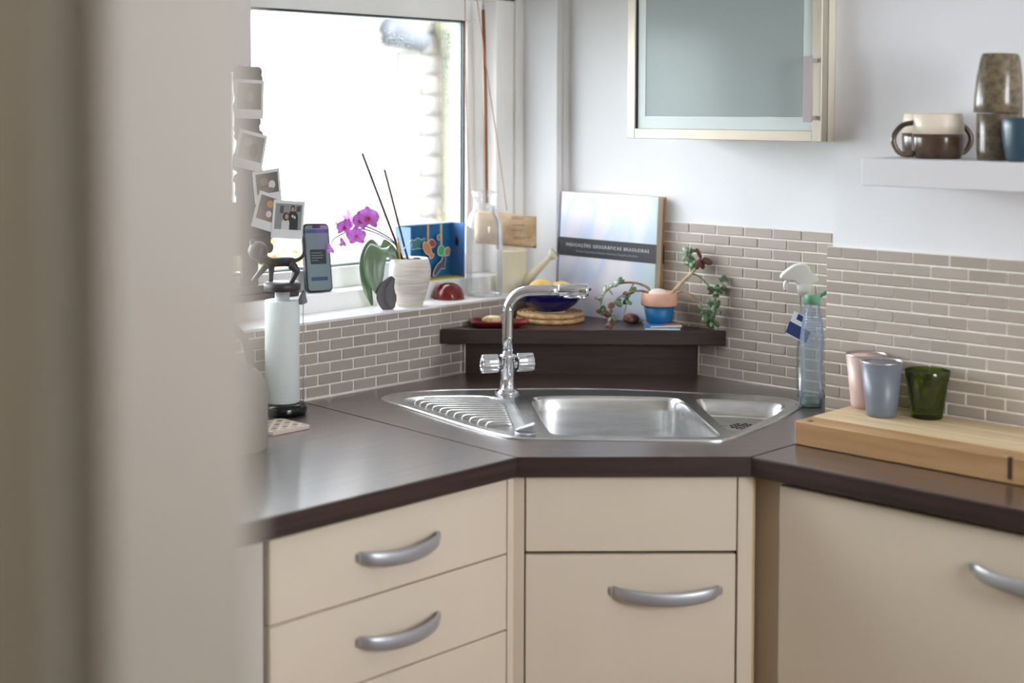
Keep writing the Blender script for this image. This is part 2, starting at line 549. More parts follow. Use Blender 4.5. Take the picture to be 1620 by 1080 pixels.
# ------------------------------------------------------------------ outside
m_brick = vary(pm('pale_brick', (112, 107, 102), 0.9), (98, 94, 90), (126, 119, 112), scale=14)
m_mortar = pm('mortar', (128, 125, 120), 0.9)
m_leaf_out = vary(pm('shrub_leaf', (70, 90, 30), 0.7), (70, 96, 24), (150, 90, 40), scale=3)
garden = struct(boxo('ground', (-14, -0.24, -8, 12, -0.3, -0.02), pm('garden_ground', (96, 96, 84), 0.95)))
outw = struct(thing('wall_outside', 'pale brick wall of the neighbouring wing outside', 'wall'))
del outw['category']
boxo('mortar', (-2.0, -1.605, 0.757, 3.2, 0, 3.0), m_mortar, outw)
bk = MB().box(-0.012, 0.012, -0.1075, 0.1075, -0.0325, 0.0325, bev=0.003).build('brick', m_brick)
bk_me = bk.data
bpy.data.objects.remove(bk)
for i in range(22):
    z = 0.55 + 0.075 * i
    y = 0.8675 + (0.1125 if i % 2 else 0)
    while y < 1.9:
        o = link('brick', bk_me, outw)
        o.location = (-1.600 + RND.uniform(-0.003, 0.003), y, z)
        y += 0.225
dp = thing('drainpipe', 'pale yellow drainpipe on the brick wall outside the window', 'drainpipe', (-1.53, 1.075, 0.0))
m_dp = pm('drainpipe_paint', (110, 110, 88), 0.5)
MB().tube([(0, 0, 0), (0, 0, 1.72)], 0.034, 14).build('pipe', m_dp, dp)
MB().lathe([(0.034, 1.70), (0.045, 1.72), (0.06, 1.80), (0.06, 1.84)], 14).build('hopper', m_dp, dp)
tag(MB().tube([(-1.55, 0.79, 1.79), (-1.55, 0.92, 1.775), (-1.55, 0.96, 1.74)], [0.055, 0.05, 0.03], 12).build('gutter_end', pm('gutter_grey', (60, 62, 68), 0.6)), 'dark rounded gutter end at the corner of the brick wall', 'gutter')
shrubs = [(-4.4, 2.2, 0.85, 'low green shrub outside at the far left of the window', 0.45), (-5.0, 3.3, 0.95, 'orange tinged shrub outside behind the orchid flowers', 0.5), (-5.6, 4.8, 0.9, 'green shrub outside next to the brick wall', 0.5)]
for (x, y, h, lab, w) in shrubs:
    sh = thing('garden_shrub', lab, 'shrub', (x, y, -0.02), 0, 'shrubs outside the window')
    b = MB()
    for _ in range(420):
        a, rr, zz = RND.uniform(0, 6.28), w * math.sqrt(RND.random()), h * RND.uniform(0.2, 1)
        rr *= math.sqrt(max(0.05, 1 - (zz / h - 0.45) ** 2 * 2))
        p = Vector((rr * math.cos(a), rr * math.sin(a), zz))
        u = Vector((RND.gauss(0, 1), RND.gauss(0, 1), RND.gauss(0, 1))).normalized() * 0.05
        v = u.orthogonal().normalized() * 0.022
        b.add([p - u, p + v, p + u, p - v], [[0, 1, 2, 3]])
    b.build('foliage', m_leaf_out, sh)
    st = MB()
    for k in range(5):
        a = k * 1.26
        st.tube([(0.03 * math.cos(a), 0.03 * math.sin(a), 0), (0.2 * math.cos(a), 0.2 * math.sin(a), h * 0.6)], [0.015, 0.006], 6)
    st.build('stem', pm('shrub_stem', (110, 90, 60), 0.8), sh)

# ------------------------------------------------------------------ base cabinets and worktop
P1 = Vector((0.657, -0.873)); P2 = Vector((0.9425, -0.5875))
TD = Vector((0.70711, 0.70711)); ND = Vector((0.70711, -0.70711))
FX = 0.637                # front plane of the drawers
FY = -0.5705              # front plane of the right door
UND = 0.8745              # underside of the worktop

def bow_handle(parent, L, loc, rz):
    """arched bar handle; local x along the bar, local -y out of the front"""
    b = MB()
    N = 18
    rings = []
    for i in range(N + 1):
        u = -1 + 2 * i / N
        x = u * L / 2
        out = 0.004 + 0.026 * (1 - u * u) ** 0.6
        drop_ = -0.008 * (1 - u * u)
        hh = 0.0122 * (0.74 + 0.26 * (1 - abs(u) ** 6))
        th = 0.0045
        ring = []
        for k in range(12):
            a = 2 * math.pi * k / 12
            ring.append((x, -out + th * math.cos(a), drop_ + hh * math.sin(a)))
        rings.append(ring)
    b.loft(rings, cap0=True, cap1=True)
    for s in (-1, 1):
        b.box(s * L / 2 - 0.006, s * L / 2 + 0.006, -0.007, 0.0, -0.007, 0.007, bev=0.002)
    o = b.build('handle', m_satin, parent)
    o.location = loc
    o.rotation_euler = (0, 0, rz)
    o['label'] = 'satin grey bow handle'
    return o

# drawer unit (left run)
dc = thing('drawer_cabinet', 'cream drawer cabinet left of the corner sink unit', 'cabinet', (0, 0, 0))
boxo('carcass', (0.03, FX - 0.019, -1.387, -0.877, 0.12, UND), m_cream, dc)
boxo('plinth', (0.03, FX - 0.07, -1.387, -0.877, 0.0, 0.12), m_cream, dc)
boxo('shadow_gap', (FX - 0.019, FX - 0.012, -1.386, -0.878, 0.13, UND - 0.003), m_gap, dc)
for (z0, z1, hz) in [(0.7395, 0.8715, 0.806), (0.6060, 0.7365, 0.672), (0.4720, 0.6030, 0.538), (0.135, 0.469, 0.40)]:
    dw = MB().box(FX - 0.018, FX, -1.3855, -0.8785, z0, z1, bev=0.0012).build('drawer', m_cream, dc)
    bow_handle(dw, 0.168, (FX, -1.131, hz), math.pi / 2)
# next unit along, seen as a sliver beside the door lining
nc = thing('base_cabinet', 'pale grey cabinet end seen as a sliver beside the blurred door lining', 'cabinet', (0, 0, 0))
m_pale = pm('pale_grey_laminate', (206, 200, 190), 0.5)
boxo('carcass', (0.03, FX - 0.03, -1.99, -1.390, 0.0, UND), m_pale, nc)
boxo('door', (FX - 0.03, FX - 0.006, -1.989, -1.3915, 0.12, UND - 0.006), m_pale, nc, 0.002)

# corner sink unit, local frame: x along the diagonal front from P1, y into the corner
ang = math.atan2(TD.y, TD.x)
su = thing('sink_cabinet', 'cream corner cabinet with diagonal front under the sink', 'cabinet', (P1.x, P1.y, 0), ang)
DF = 0.016                # front plane behind worktop edge
body = MB()
body.prism([(0.02, DF + 0.019), (0.384, DF + 0.019), (0.384, 0.30), (0.202, 0.50), (0.02, 0.30)], 0.12, 0.70)
body.build('carcass', m_cream, su)
boxo('shadow_gap', (0.012, 0.386, DF + 0.012, DF + 0.018, 0.13, UND - 0.003), m_gap, su)
boxo('top_panel', (0.0150, 0.3825, DF, DF + 0.018, 0.7405, 0.8725), m_cream, su, 0.0012)
dr_ = boxo('door', (0.0150, 0.3815, DF, DF + 0.018, 0.135, 0.7345), m_cream, su, 0.0012)
bow_handle(dr_, 0.185, (0.2600, DF, 0.672), 0)
boxo('plinth', (0.02, 0.384, DF + 0.06, DF + 0.08, 0.0, 0.12), m_cream, su)
# corner posts either side
b = MB()
c0 = Vector((FX, -0.8775)); c1 = P1 - ND * DF + TD * (-0.0005); c2 = P1 - ND * DF + TD * 0.0125
def loc2(p):
    d = Vector((p[0], p[1])) - P1
    return (d.dot(TD), -d.dot(ND))
b.prism([loc2(p) for p in [(FX, -0.8765), (FX, -0.862), c2, c2 - ND * 0.03, (FX - 0.04, -0.8765)]], 0.12, UND - 0.001, 0.0008)
b.build('corner_post', m_cream, su)
b = MB()
b.box(0.3850, 0.4110, DF, DF + 0.030, 0.12, UND - 0.001, bev=0.0008)
b.build('corner_post', m_cream, su)
e_ = MB().box(0.4112, 0.4150, DF + 0.001, DF + 0.030, 0.12, UND - 0.001).build('raw_edge_strip', m_edge, su)
e_['label'] = 'yellowish raw wood edge strip'
# right unit
rc = thing('base_cabinet', 'wide cream base cabinet at the right under the chopping board', 'cabinet', (0, 0, 0))
boxo('carcass', (0.992, 1.95, FY + 0.020, -BE - 0.012, 0.12, UND), m_cream, rc)
boxo('filler_panel', (0.905, 0.991, -0.535, -0.517, 0.12, UND - 0.001), m_cream, rc)
boxo('plinth', (0.96, 1.95, FY + 0.07, FY + 0.09, 0.0, 0.12), m_cream, rc)
rd = boxo('door', (0.9895, 1.560, FY, FY + 0.018, 0.135, 0.8655), m_cream, rc, 0.0015)
bow_handle(rd, 0.185, (1.440, FY, 0.802), 0)
boxo('door', (1.5635, 1.95, FY, FY + 0.018, 0.135, 0.8655), m_cream, rc, 0.0015)

# worktop in three mitred sections; the middle one has the sink cut-out
SINK_OUT = [(0.094, -0.700), (0.0878, -0.63), (0.1293, -0.5488), (0.1816, -0.487), (0.2727, -0.3867), (0.3401, -0.3199), (0.4144, -0.2615), (0.5319, -0.195), (0.6469, -0.1298), (0.6998, -0.1156), (0.742, -0.122), (0.770, -0.150), (0.7848, -0.1954), (0.809, -0.2822), (0.8333, -0.4248), (0.846, -0.515), (0.832, -0.540), (0.8053, -0.5632), (0.6863, -0.6695), (0.5833, -0.7602), (0.560, -0.778), (0.525, -0.781), (0.4333, -0.7731), (0.2542, -0.7369), (0.145, -0.720)]
SINK_OUT = chaikin(SINK_OUT, 2)
def edging(o, m):
    o.data.materials.append(m)
    for p in o.data.polygons:
        if p.normal.z < 0.9: p.material_index = 1
    return o
wt = thing('worktop', 'dark wenge wood worktop running round the corner', 'worktop', (0, 0, 0))
def holed_prism(outer, holes, z0, z1, mb, mi=0):
    bmm = bmesh.new()
    loops = []
    for lp in [outer] + holes:
        vs = [bmm.verts.new((p[0], p[1], z1)) for p in lp]
        loops.append([bmm.edges.new((vs[i], vs[(i + 1) % len(vs)])) for i in range(len(vs))])
    bmesh.ops.triangle_fill(bmm, use_beauty=True, use_dissolve=False, edges=[e for l in loops for e in l])
    if z0 is not None:
        fs = bmm.faces[:]
        r = bmesh.ops.extrude_face_region(bmm, geom=fs)
        bmesh.ops.translate(bmm, vec=(0, 0, z0 - z1), verts=[g for g in r['geom'] if isinstance(g, bmesh.types.BMVert)])
        bmesh.ops.recalc_face_normals(bmm, faces=bmm.faces)
    mb.bm(bmm, mi)
b = MB()
b.prism([(0.008, -2.34), (P1.x, -2.34), (P1.x, P1.y - 0.0006), (0.008, -0.8306)], UND, CT, 0.003, seg=2)
edging(b.build('worktop_section', m_wenge_l, wt), m_edge_l)
b = MB()
holed_prism([(0.008, -0.83), (P1.x, P1.y), (P2.x, P2.y), (0.9425, -BE - 0.008), (0.858, -BE - 0.008), (0.858, -0.008), (0.008, -0.008)], [inset(SINK_OUT, 0.012)], UND, CT, b)
edging(b.build('worktop_section', m_wenge_d, wt), m_edge_d)
b = MB()
b.prism([(0.9432, P2.y), (1.95, P2.y), (1.95, -BE - 0.008), (0.9432, -BE - 0.008)], UND, CT, 0.003, seg=2)
edging(b.build('worktop_section', m_wenge_r, wt), m_edge_r)

# ------------------------------------------------------------------ corner sink
SK = thing('corner_sink', 'stainless steel corner sink with ribbed drainer and half bowl', 'sink', (0, 0, 0))
DZ = CT + 0.0025
BOWL = chaikin([(0.325, -0.49), (0.328, -0.452), (0.362, -0.41), (0.43, -0.347), (0.495, -0.293), (0.535, -0.272), (0.572, -0.287), (0.640, -0.348), (0.735, -0.428), (0.805, -0.487), (0.818, -0.506), (0.806, -0.527), (0.72, -0.602), (0.628, -0.682), (0.600, -0.703), (0.578, -0.703), (0.545, -0.676), (0.44, -0.588)], 3)
BAY = chaikin([(0.585, -0.268), (0.578, -0.245), (0.600, -0.222), (0.66, -0.188), (0.705, -0.168), (0.74, -0.172), (0.762, -0.205), (0.79, -0.30), (0.812, -0.42), (0.812, -0.450), (0.790, -0.448), (0.74, -0.405), (0.66, -0.335)], 3)
DRAIN = chaikin([(0.140, -0.675), (0.150, -0.63), (0.190, -0.575), (0.235, -0.535), (0.300, -0.522), (0.345, -0.550), (0.43, -0.625), (0.510, -0.695), (0.528, -0.728), (0.505, -0.752), (0.43, -0.748), (0.29, -0.722), (0.165, -0.697)], 3)
deck_out = inset(SINK_OUT, 0.010)
b = MB()
holed_prism(deck_out, [BOWL, BAY, DRAIN], None, DZ, b)
def ring(loop, z): return [(p[0], p[1], z) for p in loop]
b.loft([ring(SINK_OUT, CT + 0.0002), ring(SINK_OUT, CT + 0.0020), ring(inset(SINK_OUT, 0.003), CT + 0.0042), ring(inset(SINK_OUT, 0.007), CT + 0.0040), ring(deck_out, DZ)])
b.build('deck', m_steel, SK)
def basin(name, loop, steps, fill=True):
    b = MB()
    cx = sum(p[0] for p in loop) / len(loop); cy = sum(p[1] for p in loop) / len(loop)
    rs = []
    for k, z in steps:
        rs.append([(cx + (p[0] - cx) * k, cy + (p[1] - cy) * k, z) for p in loop])
    b.loft(rs, cap1=True)
    return b.build(name, m_steel, SK), (cx, cy)
bo, bc = basin('basin', BOWL, [(1.0, DZ), (0.988, DZ - 0.002), (0.972, DZ - 0.008), (0.955, DZ - 0.03), (0.93, DZ - 0.11), (0.90, DZ - 0.145), (0.82, DZ - 0.160), (0.5, DZ - 0.163)])
MB().lathe([(0.042, 0.0), (0.045, 0.0015), (0.030, 0.0025), (0.028, -0.004), (0.0, -0.004)], 24).build('waste', m_chrome, bo).location = (bc[0], bc[1], DZ - 0.163)
yo, yc = basin('half_bowl', BAY, [(1.0, DZ), (0.975, DZ - 0.002), (0.93, DZ - 0.010), (0.86, DZ - 0.026), (0.76, DZ - 0.032), (0.4, DZ - 0.033)])
hb = MB()
for i in range(-2, 3):
    for j in range(-2, 3):
        if abs(i) + abs(j) <= 3:
            hb.tube([(yc[0] + i * 0.011, yc[1] + 0.02 + j * 0.011, DZ - 0.0328), (yc[0] + i * 0.011, yc[1] + 0.02 + j * 0.011, DZ - 0.0322)], 0.0038, 8)
hb.build('drain_holes', m_black, yo)
do, dcn = basin('drainer', DRAIN, [(1.0, DZ), (0.98, DZ - 0.001), (0.955, DZ - 0.0032), (0.5, DZ - 0.0034)])
# ribs of the drainer, each a rounded bar running left to right
def inside(p, poly):
    c = False
    for i in range(len(poly)):
        x1, y1 = poly[i]; x2, y2 = poly[i - 1]
        if (y1 > p[1]) != (y2 > p[1]) and p[0] < (x2 - x1) * (p[1] - y1) / (y2 - y1) + x1: c = not c
    return c
small = inset(DRAIN, 0.020)
du = Vector((rh.x, rh.y)); dn = Vector((fh.x, fh.y))
for k in range(-6, 7):
    o0 = Vector(dcn) + dn * (k * 0.0215)
    ts = [s * 0.002 for s in range(-160, 161) if inside(o0 + du * (s * 0.002), small)]
    if len(ts) < 12: continue
    a, c = o0 + du * min(ts), o0 + du * max(ts)
    L = (c - a).length
    pts = [(0, 0, -0.001), (0.006, 0, 0.0018), (0.014, 0, 0.0026), (L - 0.014, 0, 0.0026), (L - 0.006, 0, 0.0018), (L, 0, -0.001)]
    r = MB().tube(pts, [0.002, 0.0045, 0.0056, 0.0056, 0.0045, 0.002], 12).build('rib', m_steel, SK)
    r.location = (a.x, a.y, DZ - 0.0034)
    r.rotation_euler = (0, 0, yaw)
# plug control
kn = thing('plug_knob', 'small wedge shaped silver plug control on the sink deck', 'knob', (0.552, -0.742, DZ), VIEW_RZ)
MB().lathe([(0.019, 0.0), (0.020, 0.003), (0.0195, 0.0055), (0.0, 0.0055)], 24).build('base', m_satin, kn)
b = MB()
b.prism([(-0.018, -0.008), (0.014, -0.013), (0.018, 0), (0.014, 0.013), (-0.018, 0.008)], 0.0055, 0.022, 0.003, seg=2)
for i, v in enumerate(b.v):
    if v[2] > 0.012:
        b.v[i] = (v[0], v[1], 0.009 + (v[0] + 0.018) / 0.036 * 0.012)
b.build('grip', m_satin, kn)

# ------------------------------------------------------------------ tap
tap = thing('kitchen_tap', 'chrome mixer tap with angled spout and two side knobs', 'tap', (0.253, -0.478, DZ), VIEW_RZ - 0.14)
MB().lathe([(0.027, 0), (0.027, 0.004), (0.022, 0.006), (0.0165, 0.010), (0.0155, 0.03), (0.0155, 0.074), (0.0178, 0.076), (0.0178, 0.082), (0.013, 0.083)], 32).build('body', m_chrome, tap)
pts = [(0, 0, 0.08), (0, 0, 0.12), (0, 0, 0.17)]
for i in range(1, 11):
    a = math.pi / 2 * i / 10
    pts.append((0.05 - 0.05 * math.cos(a), 0, 0.170 + 0.047 * math.sin(a)))
pts += [(0.09, 0, 0.2185), (0.112, 0, 0.2192)]
MB().tube(pts, 0.0118, 24).build('spout', m_chrome, tap)
h = MB().tube([(0.108, 0, 0.2190), (0.110, 0, 0.2191), (0.166, 0, 0.2206), (0.170, 0, 0.2207)], [0.0122, 0.0132, 0.0132, 0.0118], 24)
h.build('spout_head', m_chrome, tap)
h = MB().tube([(0.118, -0.004, 0.2062), (0.162, -0.004, 0.2075)], [0.0035, 0.0035], 12)
h.ball((0.158, -0.004, 0.2055), 0.006, scale=(1.3, 1, 0.7))
h.build('diverter_lever', m_chrome, tap)
def knob(sgn, name_mat):
    k = MB()
    ring_ = []
    for (x, s) in [(0.012, 0.55), (0.0205, 0.55), (0.021, 0.98), (0.023, 1.0), (0.054, 1.0), (0.0565, 0.95), (0.057, 0.80), (0.055, 0.78)]:
        rr = []
        for i in range(48):
            a = 2 * math.pi * i / 48
            r = 0.0166 + (0.0012 * math.cos(8 * a)) + (0.004 if abs(((a - math.pi / 2 + math.pi) % (2 * math.pi)) - math.pi) < 0.35 else 0)
            rr.append((sgn * x, s * r * math.cos(a), 0.0615 + s * r * math.sin(a)))
        ring_.append(rr)
    k.loft(ring_, cap0=True, cap1=True)
    o = k.build('knob', m_chrome, tap)
    MB().tube([(sgn * 0.0195, 0, 0.0615), (sgn * 0.0208, 0, 0.0615)], 0.0135, 24).build('seal', m_rubber, o)
    o.rotation_euler = (0, 0, 0.42)
    return o
knob(-1, 0); knob(1, 0)

# ------------------------------------------------------------------ corner shelf
CS = thing('corner_shelf', 'dark wenge corner shelf raised on a fascia behind the sink', 'shelf', (0, 0, 0))
SH = 1.018
edging(MB().prism([(0.009, -0.4414), (0.477, -0.009), (0.009, -0.009)], 0.9845, SH, 0.002, seg=2).build('shelf_board', m_shelf_top, CS), m_edge_d)
a_, b_ = Vector((0.009, -0.364)), Vector((0.401, -0.009))
nn = Vector((-(b_ - a_).normalized().y, (b_ - a_).normalized().x)) * 0.018
MB().prism([tuple(a_), tuple(b_), tuple(b_ + nn + Vector((-0.02, 0))), tuple(a_ + nn + Vector((0, 0.02)))], CT, 0.9845).build('fascia', m_edge_d, CS)
MB().tube([(0.011, -0.3665, CT), (0.011, -0.3665, 0.984)], 0.002, 6).build('caulk', m_caulk, CS)
MB().tube([(0.404, -0.011, CT), (0.404, -0.011, 0.984)], 0.002, 6).build('caulk', m_caulk, CS)

# ------------------------------------------------------------------ wall unit with frosted door
UY = -0.255
U0, U1, UZ0, UZ1 = 0.390, 0.868, 1.4485, 2.15
wu = thing('wall_cabinet', 'wall cabinet with frosted glass door in an aluminium frame', 'cabinet', (0, 0, 0))
m_carc = pm('unit_carcass', (224, 214, 196), 0.5)
b = MB()
b.box(U0, U0 + 0.016, UY + 0.022, -0.001, UZ0, UZ1); b.box(U1 - 0.016, U1, UY + 0.022, -0.001, UZ0, UZ1)
b.box(U0, U1, UY + 0.022, -0.001, UZ0, UZ0 + 0.016); b.box(U0, U1, UY + 0.022, -0.001, UZ1 - 0.016, UZ1); b.box(U0, U1, -0.008, -0.001, UZ0, UZ1)
b.build('carcass', m_carc, wu)
boxo('shelf_panel', (U0 + 0.016, U1 - 0.016, UY + 0.04, -0.008, 1.80, 1.816), m_carc, wu)
wd = MB()
FWD = 0.021
wd.box(U0, U0 + FWD, UY, UY + 0.020, UZ0, UZ1, bev=0.001); wd.box(U1 - FWD, U1, UY, UY + 0.020, UZ0, UZ1, bev=0.001)
wd.box(U0 + FWD, U1 - FWD, UY, UY + 0.020, UZ0, UZ0 + FWD, bev=0.001); wd.box(U0 + FWD, U1 - FWD, UY, UY + 0.020, UZ1 - FWD, UZ1, bev=0.001)
door = wd.build('door', m_alu, wu)
boxo('pane', (U0 + FWD - 0.002, U1 - FWD + 0.002, UY + 0.007, UY + 0.011, UZ0 + FWD - 0.002, UZ1 - FWD + 0.002), m_frost, door)
pb_ = MB()
a0, a1, c0_, c1_ = U0 + FWD, U1 - FWD, UZ0 + FWD, UZ1 - FWD
for (q0, q1, q2, q3) in [(a0 + 0.004, a0 + 0.024, c0_, c1_), (a1 - 0.024, a1, c0_, c1_), (a0 + 0.024, a1 - 0.024, c0_, c0_ + 0.026), (a0 + 0.024, a1 - 0.024, c1_ - 0.026, c1_)]:
    pb_.box(q0, q1, UY + 0.0062, UY + 0.0069, q2, q3)
pb_.build('edge_show_through', pm('edge_show_through_tint', (206, 216, 212), 0.3), door)  # pale band put in for carcass edges showing through the frosted glass
g = MB()
g.box(U0 + FWD, U0 + FWD + 0.003, UY + 0.004, UY + 0.0068, UZ0 + FWD, UZ1 - FWD)
g.build('gasket', m_gasket, door)
h = MB().box(0.843, 0.862, UY - 0.026, UY - 0.020, 1.4865, 1.612, bev=0.001)
h.box(0.850, 0.858, UY - 0.021, UY, 1.490, 1.498); h.box(0.850, 0.858, UY - 0.021, UY, 1.600, 1.608)
h.build('handle', m_mauve, door)
boxo('filler_strip', (U1, 0.8695, UY + 0.022, -BE, UZ0, UZ1), m_carc, wu)
# blurred things inside the unit
j = thing('storage_jar', 'green jar blurred behind the frosted cabinet door', 'jar', (0.55, -0.14, UZ0 + 0.016))
MB().lathe([(0.04, 0), (0.045, 0.01), (0.045, 0.09), (0.036, 0.105), (0.036, 0.112)], 24).build('body', pm('jar_green', (150, 190, 110), 0.4), j)
MB().lathe([(0.038, 0.112), (0.038, 0.13), (0.0, 0.13)], 24).build('lid', pm('jar_lid', (180, 200, 150), 0.4), j)
j = thing('storage_jar', 'dark green jar blurred behind the frosted door beside the handle', 'jar', (0.74, -0.13, UZ0 + 0.016))
MB().lathe([(0.045, 0), (0.055, 0.01), (0.055, 0.075), (0.045, 0.09)], 24).build('body', pm('jar_dark_green', (80, 110, 84), 0.4), j)
MB().lathe([(0.047, 0.09), (0.047, 0.10), (0.0, 0.10)], 24).build('lid', pm('jar_lid2', (130, 150, 130), 0.4), j)

# ------------------------------------------------------------------ floating shelf and mugs
tag(MB().box(1.0525, 1.95, -0.42, -BE, 1.3778, 1.4255, bev=0.0012).build('floating_shelf', pm('shelf_white', (226, 225, 226), 0.45)), 'white floating shelf holding the mugs on the chimney breast', 'shelf')
SZ = 1.4255
m_cream_gl = pm('cream_glaze', (236, 222, 202), 0.3)
m_brown_gl = vary(pm('brown_glaze', (82, 62, 50), 0.16), (62, 44, 38), (100, 78, 60), scale=25)
m_olive_gl = vary(pm('olive_glaze', (110, 98, 78), 0.2), (84, 76, 64), (126, 110, 84), scale=90)
m_teal_gl = pm('teal_glaze', (52, 78, 92), 0.3)
m_inner = pm('glaze_inner', (205, 195, 182), 0.35)
def mug(label, loc, rz, hang, sc=1.0, mats=None):
    t = thing('mug', label, 'mug', loc, rz, 'two-tone mugs on the floating shelf')
    low = MB().lathe([(0.036, 0), (0.040, 0.003), (0.0435, 0.012), (0.0445, 0.035), (0.0442, 0.043)], 36)
    low.build('glazed_lower_body', m_brown_gl, t)
    top = MB().lathe([(0.0442, 0.043), (0.0435, 0.060), (0.0415, 0.076), (0.0402, 0.0785), (0.0388, 0.077), (0.040, 0.06), (0.040, 0.008), (0.0, 0.006)], 36)
    top.build('cream_upper_body', m_cream_gl, t)
    pts = spline([(0.042, 0, 0.062), (0.060, 0, 0.058), (0.073, 0, 0.044), (0.076, 0, 0.028), (0.066, 0, 0.010), (0.050, 0, 0.006), (0.041, 0, 0.010)], 5)
    hd = MB().tube(pts, 0.0048, 10)
    ho = hd.build('handle', m_brown_gl, t)
    ho.rotation_euler = (0, 0, hang)
    return t
mug('two-tone cream and brown mug, front one, handle to the left', (1.150, -0.330, SZ), VIEW_RZ, math.pi - 0.12)
mug('two-tone mug behind the front mug, handle showing at the right', (1.094, -0.264, SZ), VIEW_RZ, -0.15)
def beaker(label, loc, tilt, inv, h=0.079, mat=m_olive_gl, r=0.0365, straight=False):
    t = thing('beaker', label, 'cup', loc, VIEW_RZ)
    pr = [(r * 0.70, 0), (r * 0.76, 0.002), (r * 0.82, h * 0.10), (r * 0.93, h * 0.40), (r * 0.99, h * 0.75), (r * 1.0, h - 0.001), (r * 0.985, h), (r * 0.955, h - 0.002), (r * 0.90, h * 0.4), (r * 0.72, 0.008), (0, 0.007)]
    if straight: pr = [(r * 0.93, 0), (r * 0.96, 0.002), (r * 0.985, h * 0.2), (r, h * 0.6), (r * 1.0, h - 0.001), (r * 0.985, h), (r * 0.95, h - 0.002), (r * 0.94, h * 0.4), (r * 0.9, 0.008), (0, 0.007)]
    b = MB().lathe(pr, 36)
    o = b.build('body', mat, t)
    if inv:
        o.rotation_euler = (math.pi, tilt, 0)
        o.location = (0, 0, h)
    return t
beaker('olive brown beaker standing at the bottom of the stack of two', (1.262, -0.330, SZ), 0, False, straight=True, r=0.0375)
beaker('olive brown beaker turned upside down on top of the stack', (1.262, -0.330, SZ + 0.0795), 0.03, True, h=0.100, r=0.0400)
beaker('dark teal cup at the right edge of the floating shelf', (1.334, -0.377, SZ), 0, False, h=0.072, mat=m_teal_gl, r=0.042)

# ------------------------------------------------------------------ chopping board, tumblers, glass
BT = 0.953
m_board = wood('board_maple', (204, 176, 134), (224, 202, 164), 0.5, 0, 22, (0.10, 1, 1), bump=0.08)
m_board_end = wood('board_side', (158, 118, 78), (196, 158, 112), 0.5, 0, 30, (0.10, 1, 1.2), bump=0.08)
cb = thing('chopping_board', 'thick wooden chopping board at the right end of the worktop', 'chopping board', (0, 0, 0))
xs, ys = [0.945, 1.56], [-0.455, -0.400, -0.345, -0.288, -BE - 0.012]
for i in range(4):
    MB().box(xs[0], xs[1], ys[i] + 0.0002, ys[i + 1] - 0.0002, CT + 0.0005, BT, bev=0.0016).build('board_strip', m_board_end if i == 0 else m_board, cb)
MB().box(1.345, 1.352, -0.4556, -0.4500, CT + 0.008, BT + 0.0004).build('dark_knot', m_gap, cb)
MB().box(0.962, 0.972, -0.443, -0.432, BT - 0.001, BT + 0.0003).build('dark_knot', m_gap, cb)
def tumbler(label, loc, mat):
    t = thing('tumbler', label, 'tumbler', loc, 0, 'enamelled metal tumblers on the chopping board')
    MB().lathe([(0.0245, 0), (0.0268, 0.002), (0.0280, 0.010), (0.0375, 0.098)], 40).build('body', mat, t)
    MB().lathe([(0.0375, 0.098), (0.0385, 0.0995), (0.0382, 0.1015), (0.0368, 0.1005), (0.0272, 0.008), (0.0, 0.007)], 40, cap=False).build('steel_lining', pm('tumbler_steel', (200, 196, 194), 0.3, 0.9), t)
tumbler('blue grey metal tumbler with bare steel rim in front', (1.0335, -0.3067, BT), pm('blue_grey_enamel', (114, 120, 130), 0.35))
tumbler('pink metal tumbler half hidden behind the blue grey one', (0.973, -0.2575, BT), pm('pink_enamel', (216, 186, 176), 0.35))
gt = thing('glass_tumbler', 'green fluted glass tumbler on the chopping board', 'glass', (1.1010, -0.2630, BT), VIEW_RZ)
def fluted(prof, n=54, lobes=9, flip=False):
    rs = []
    for (r, z, amp) in prof:
        rs.append([(r * (1 + amp * abs(math.cos(lobes * math.pi * k / n))) * math.cos(2 * math.pi * k / n), r * (1 + amp * abs(math.cos(lobes * math.pi * k / n))) * math.sin(2 * math.pi * k / n), z) for k in range(n)])
    return rs
b = MB()
b.loft(fluted([(0.026, 0.0, 0), (0.028, 0.002, 0), (0.0285, 0.010, 0.02), (0.031, 0.03, 0.05), (0.034, 0.055, 0.06), (0.0362, 0.066, 0.03), (0.0385, 0.072, 0), (0.0405, 0.086, 0), (0.0398, 0.087, 0), (0.0375, 0.072, 0), (0.034, 0.06, 0), (0.0265, 0.012, 0), (0.020, 0.010, 0)]), cap0=True, cap1=True)
b.build('body', m_green, gt)

# ------------------------------------------------------------------ bottles
wb = thing('water_bottle', 'bluish clear plastic bottle with green cap beside the chimney breast', 'bottle', (0.783, -0.143, CT), VIEW_RZ)
prof = [(0.020, 0.0), (0.0235, 0.004), (0.0238, 0.02), (0.0215, 0.045), (0.0195, 0.065), (0.021, 0.09), (0.0235, 0.12), (0.0240, 0.135), (0.0225, 0.155), (0.0185, 0.180), (0.0150, 0.205), (0.0145, 0.212)]
MB().lathe(prof, 28, cap=False).build('body', m_bottle, wb)
rb = MB()
for k in range(14):
    z = 0.128 + k * 0.0055
    r = 0.0242 - max(0, (z - 0.135)) * 0.125
    rb.lathe([(r, z - 0.001), (r + 0.0008, z), (r, z + 0.001)], 28, cap=False)
rb.build('ribbing', m_bottle, wb)
MB().lathe([(0.020, 0.001), (0.0225, 0.004), (0.0228, 0.02), (0.0205, 0.022), (0.0, 0.022)], 28).build('water', thin_glass('water_green', (0.75, 0.86, 0.78, 1)), wb)
cp = MB().lathe([(0.0160, 0.210), (0.0160, 0.226), (0.0150, 0.228), (0.0, 0.228)], 28)
cpo = cp.build('cap', pm('cap_green', (112, 168, 138), 0.4), wb)
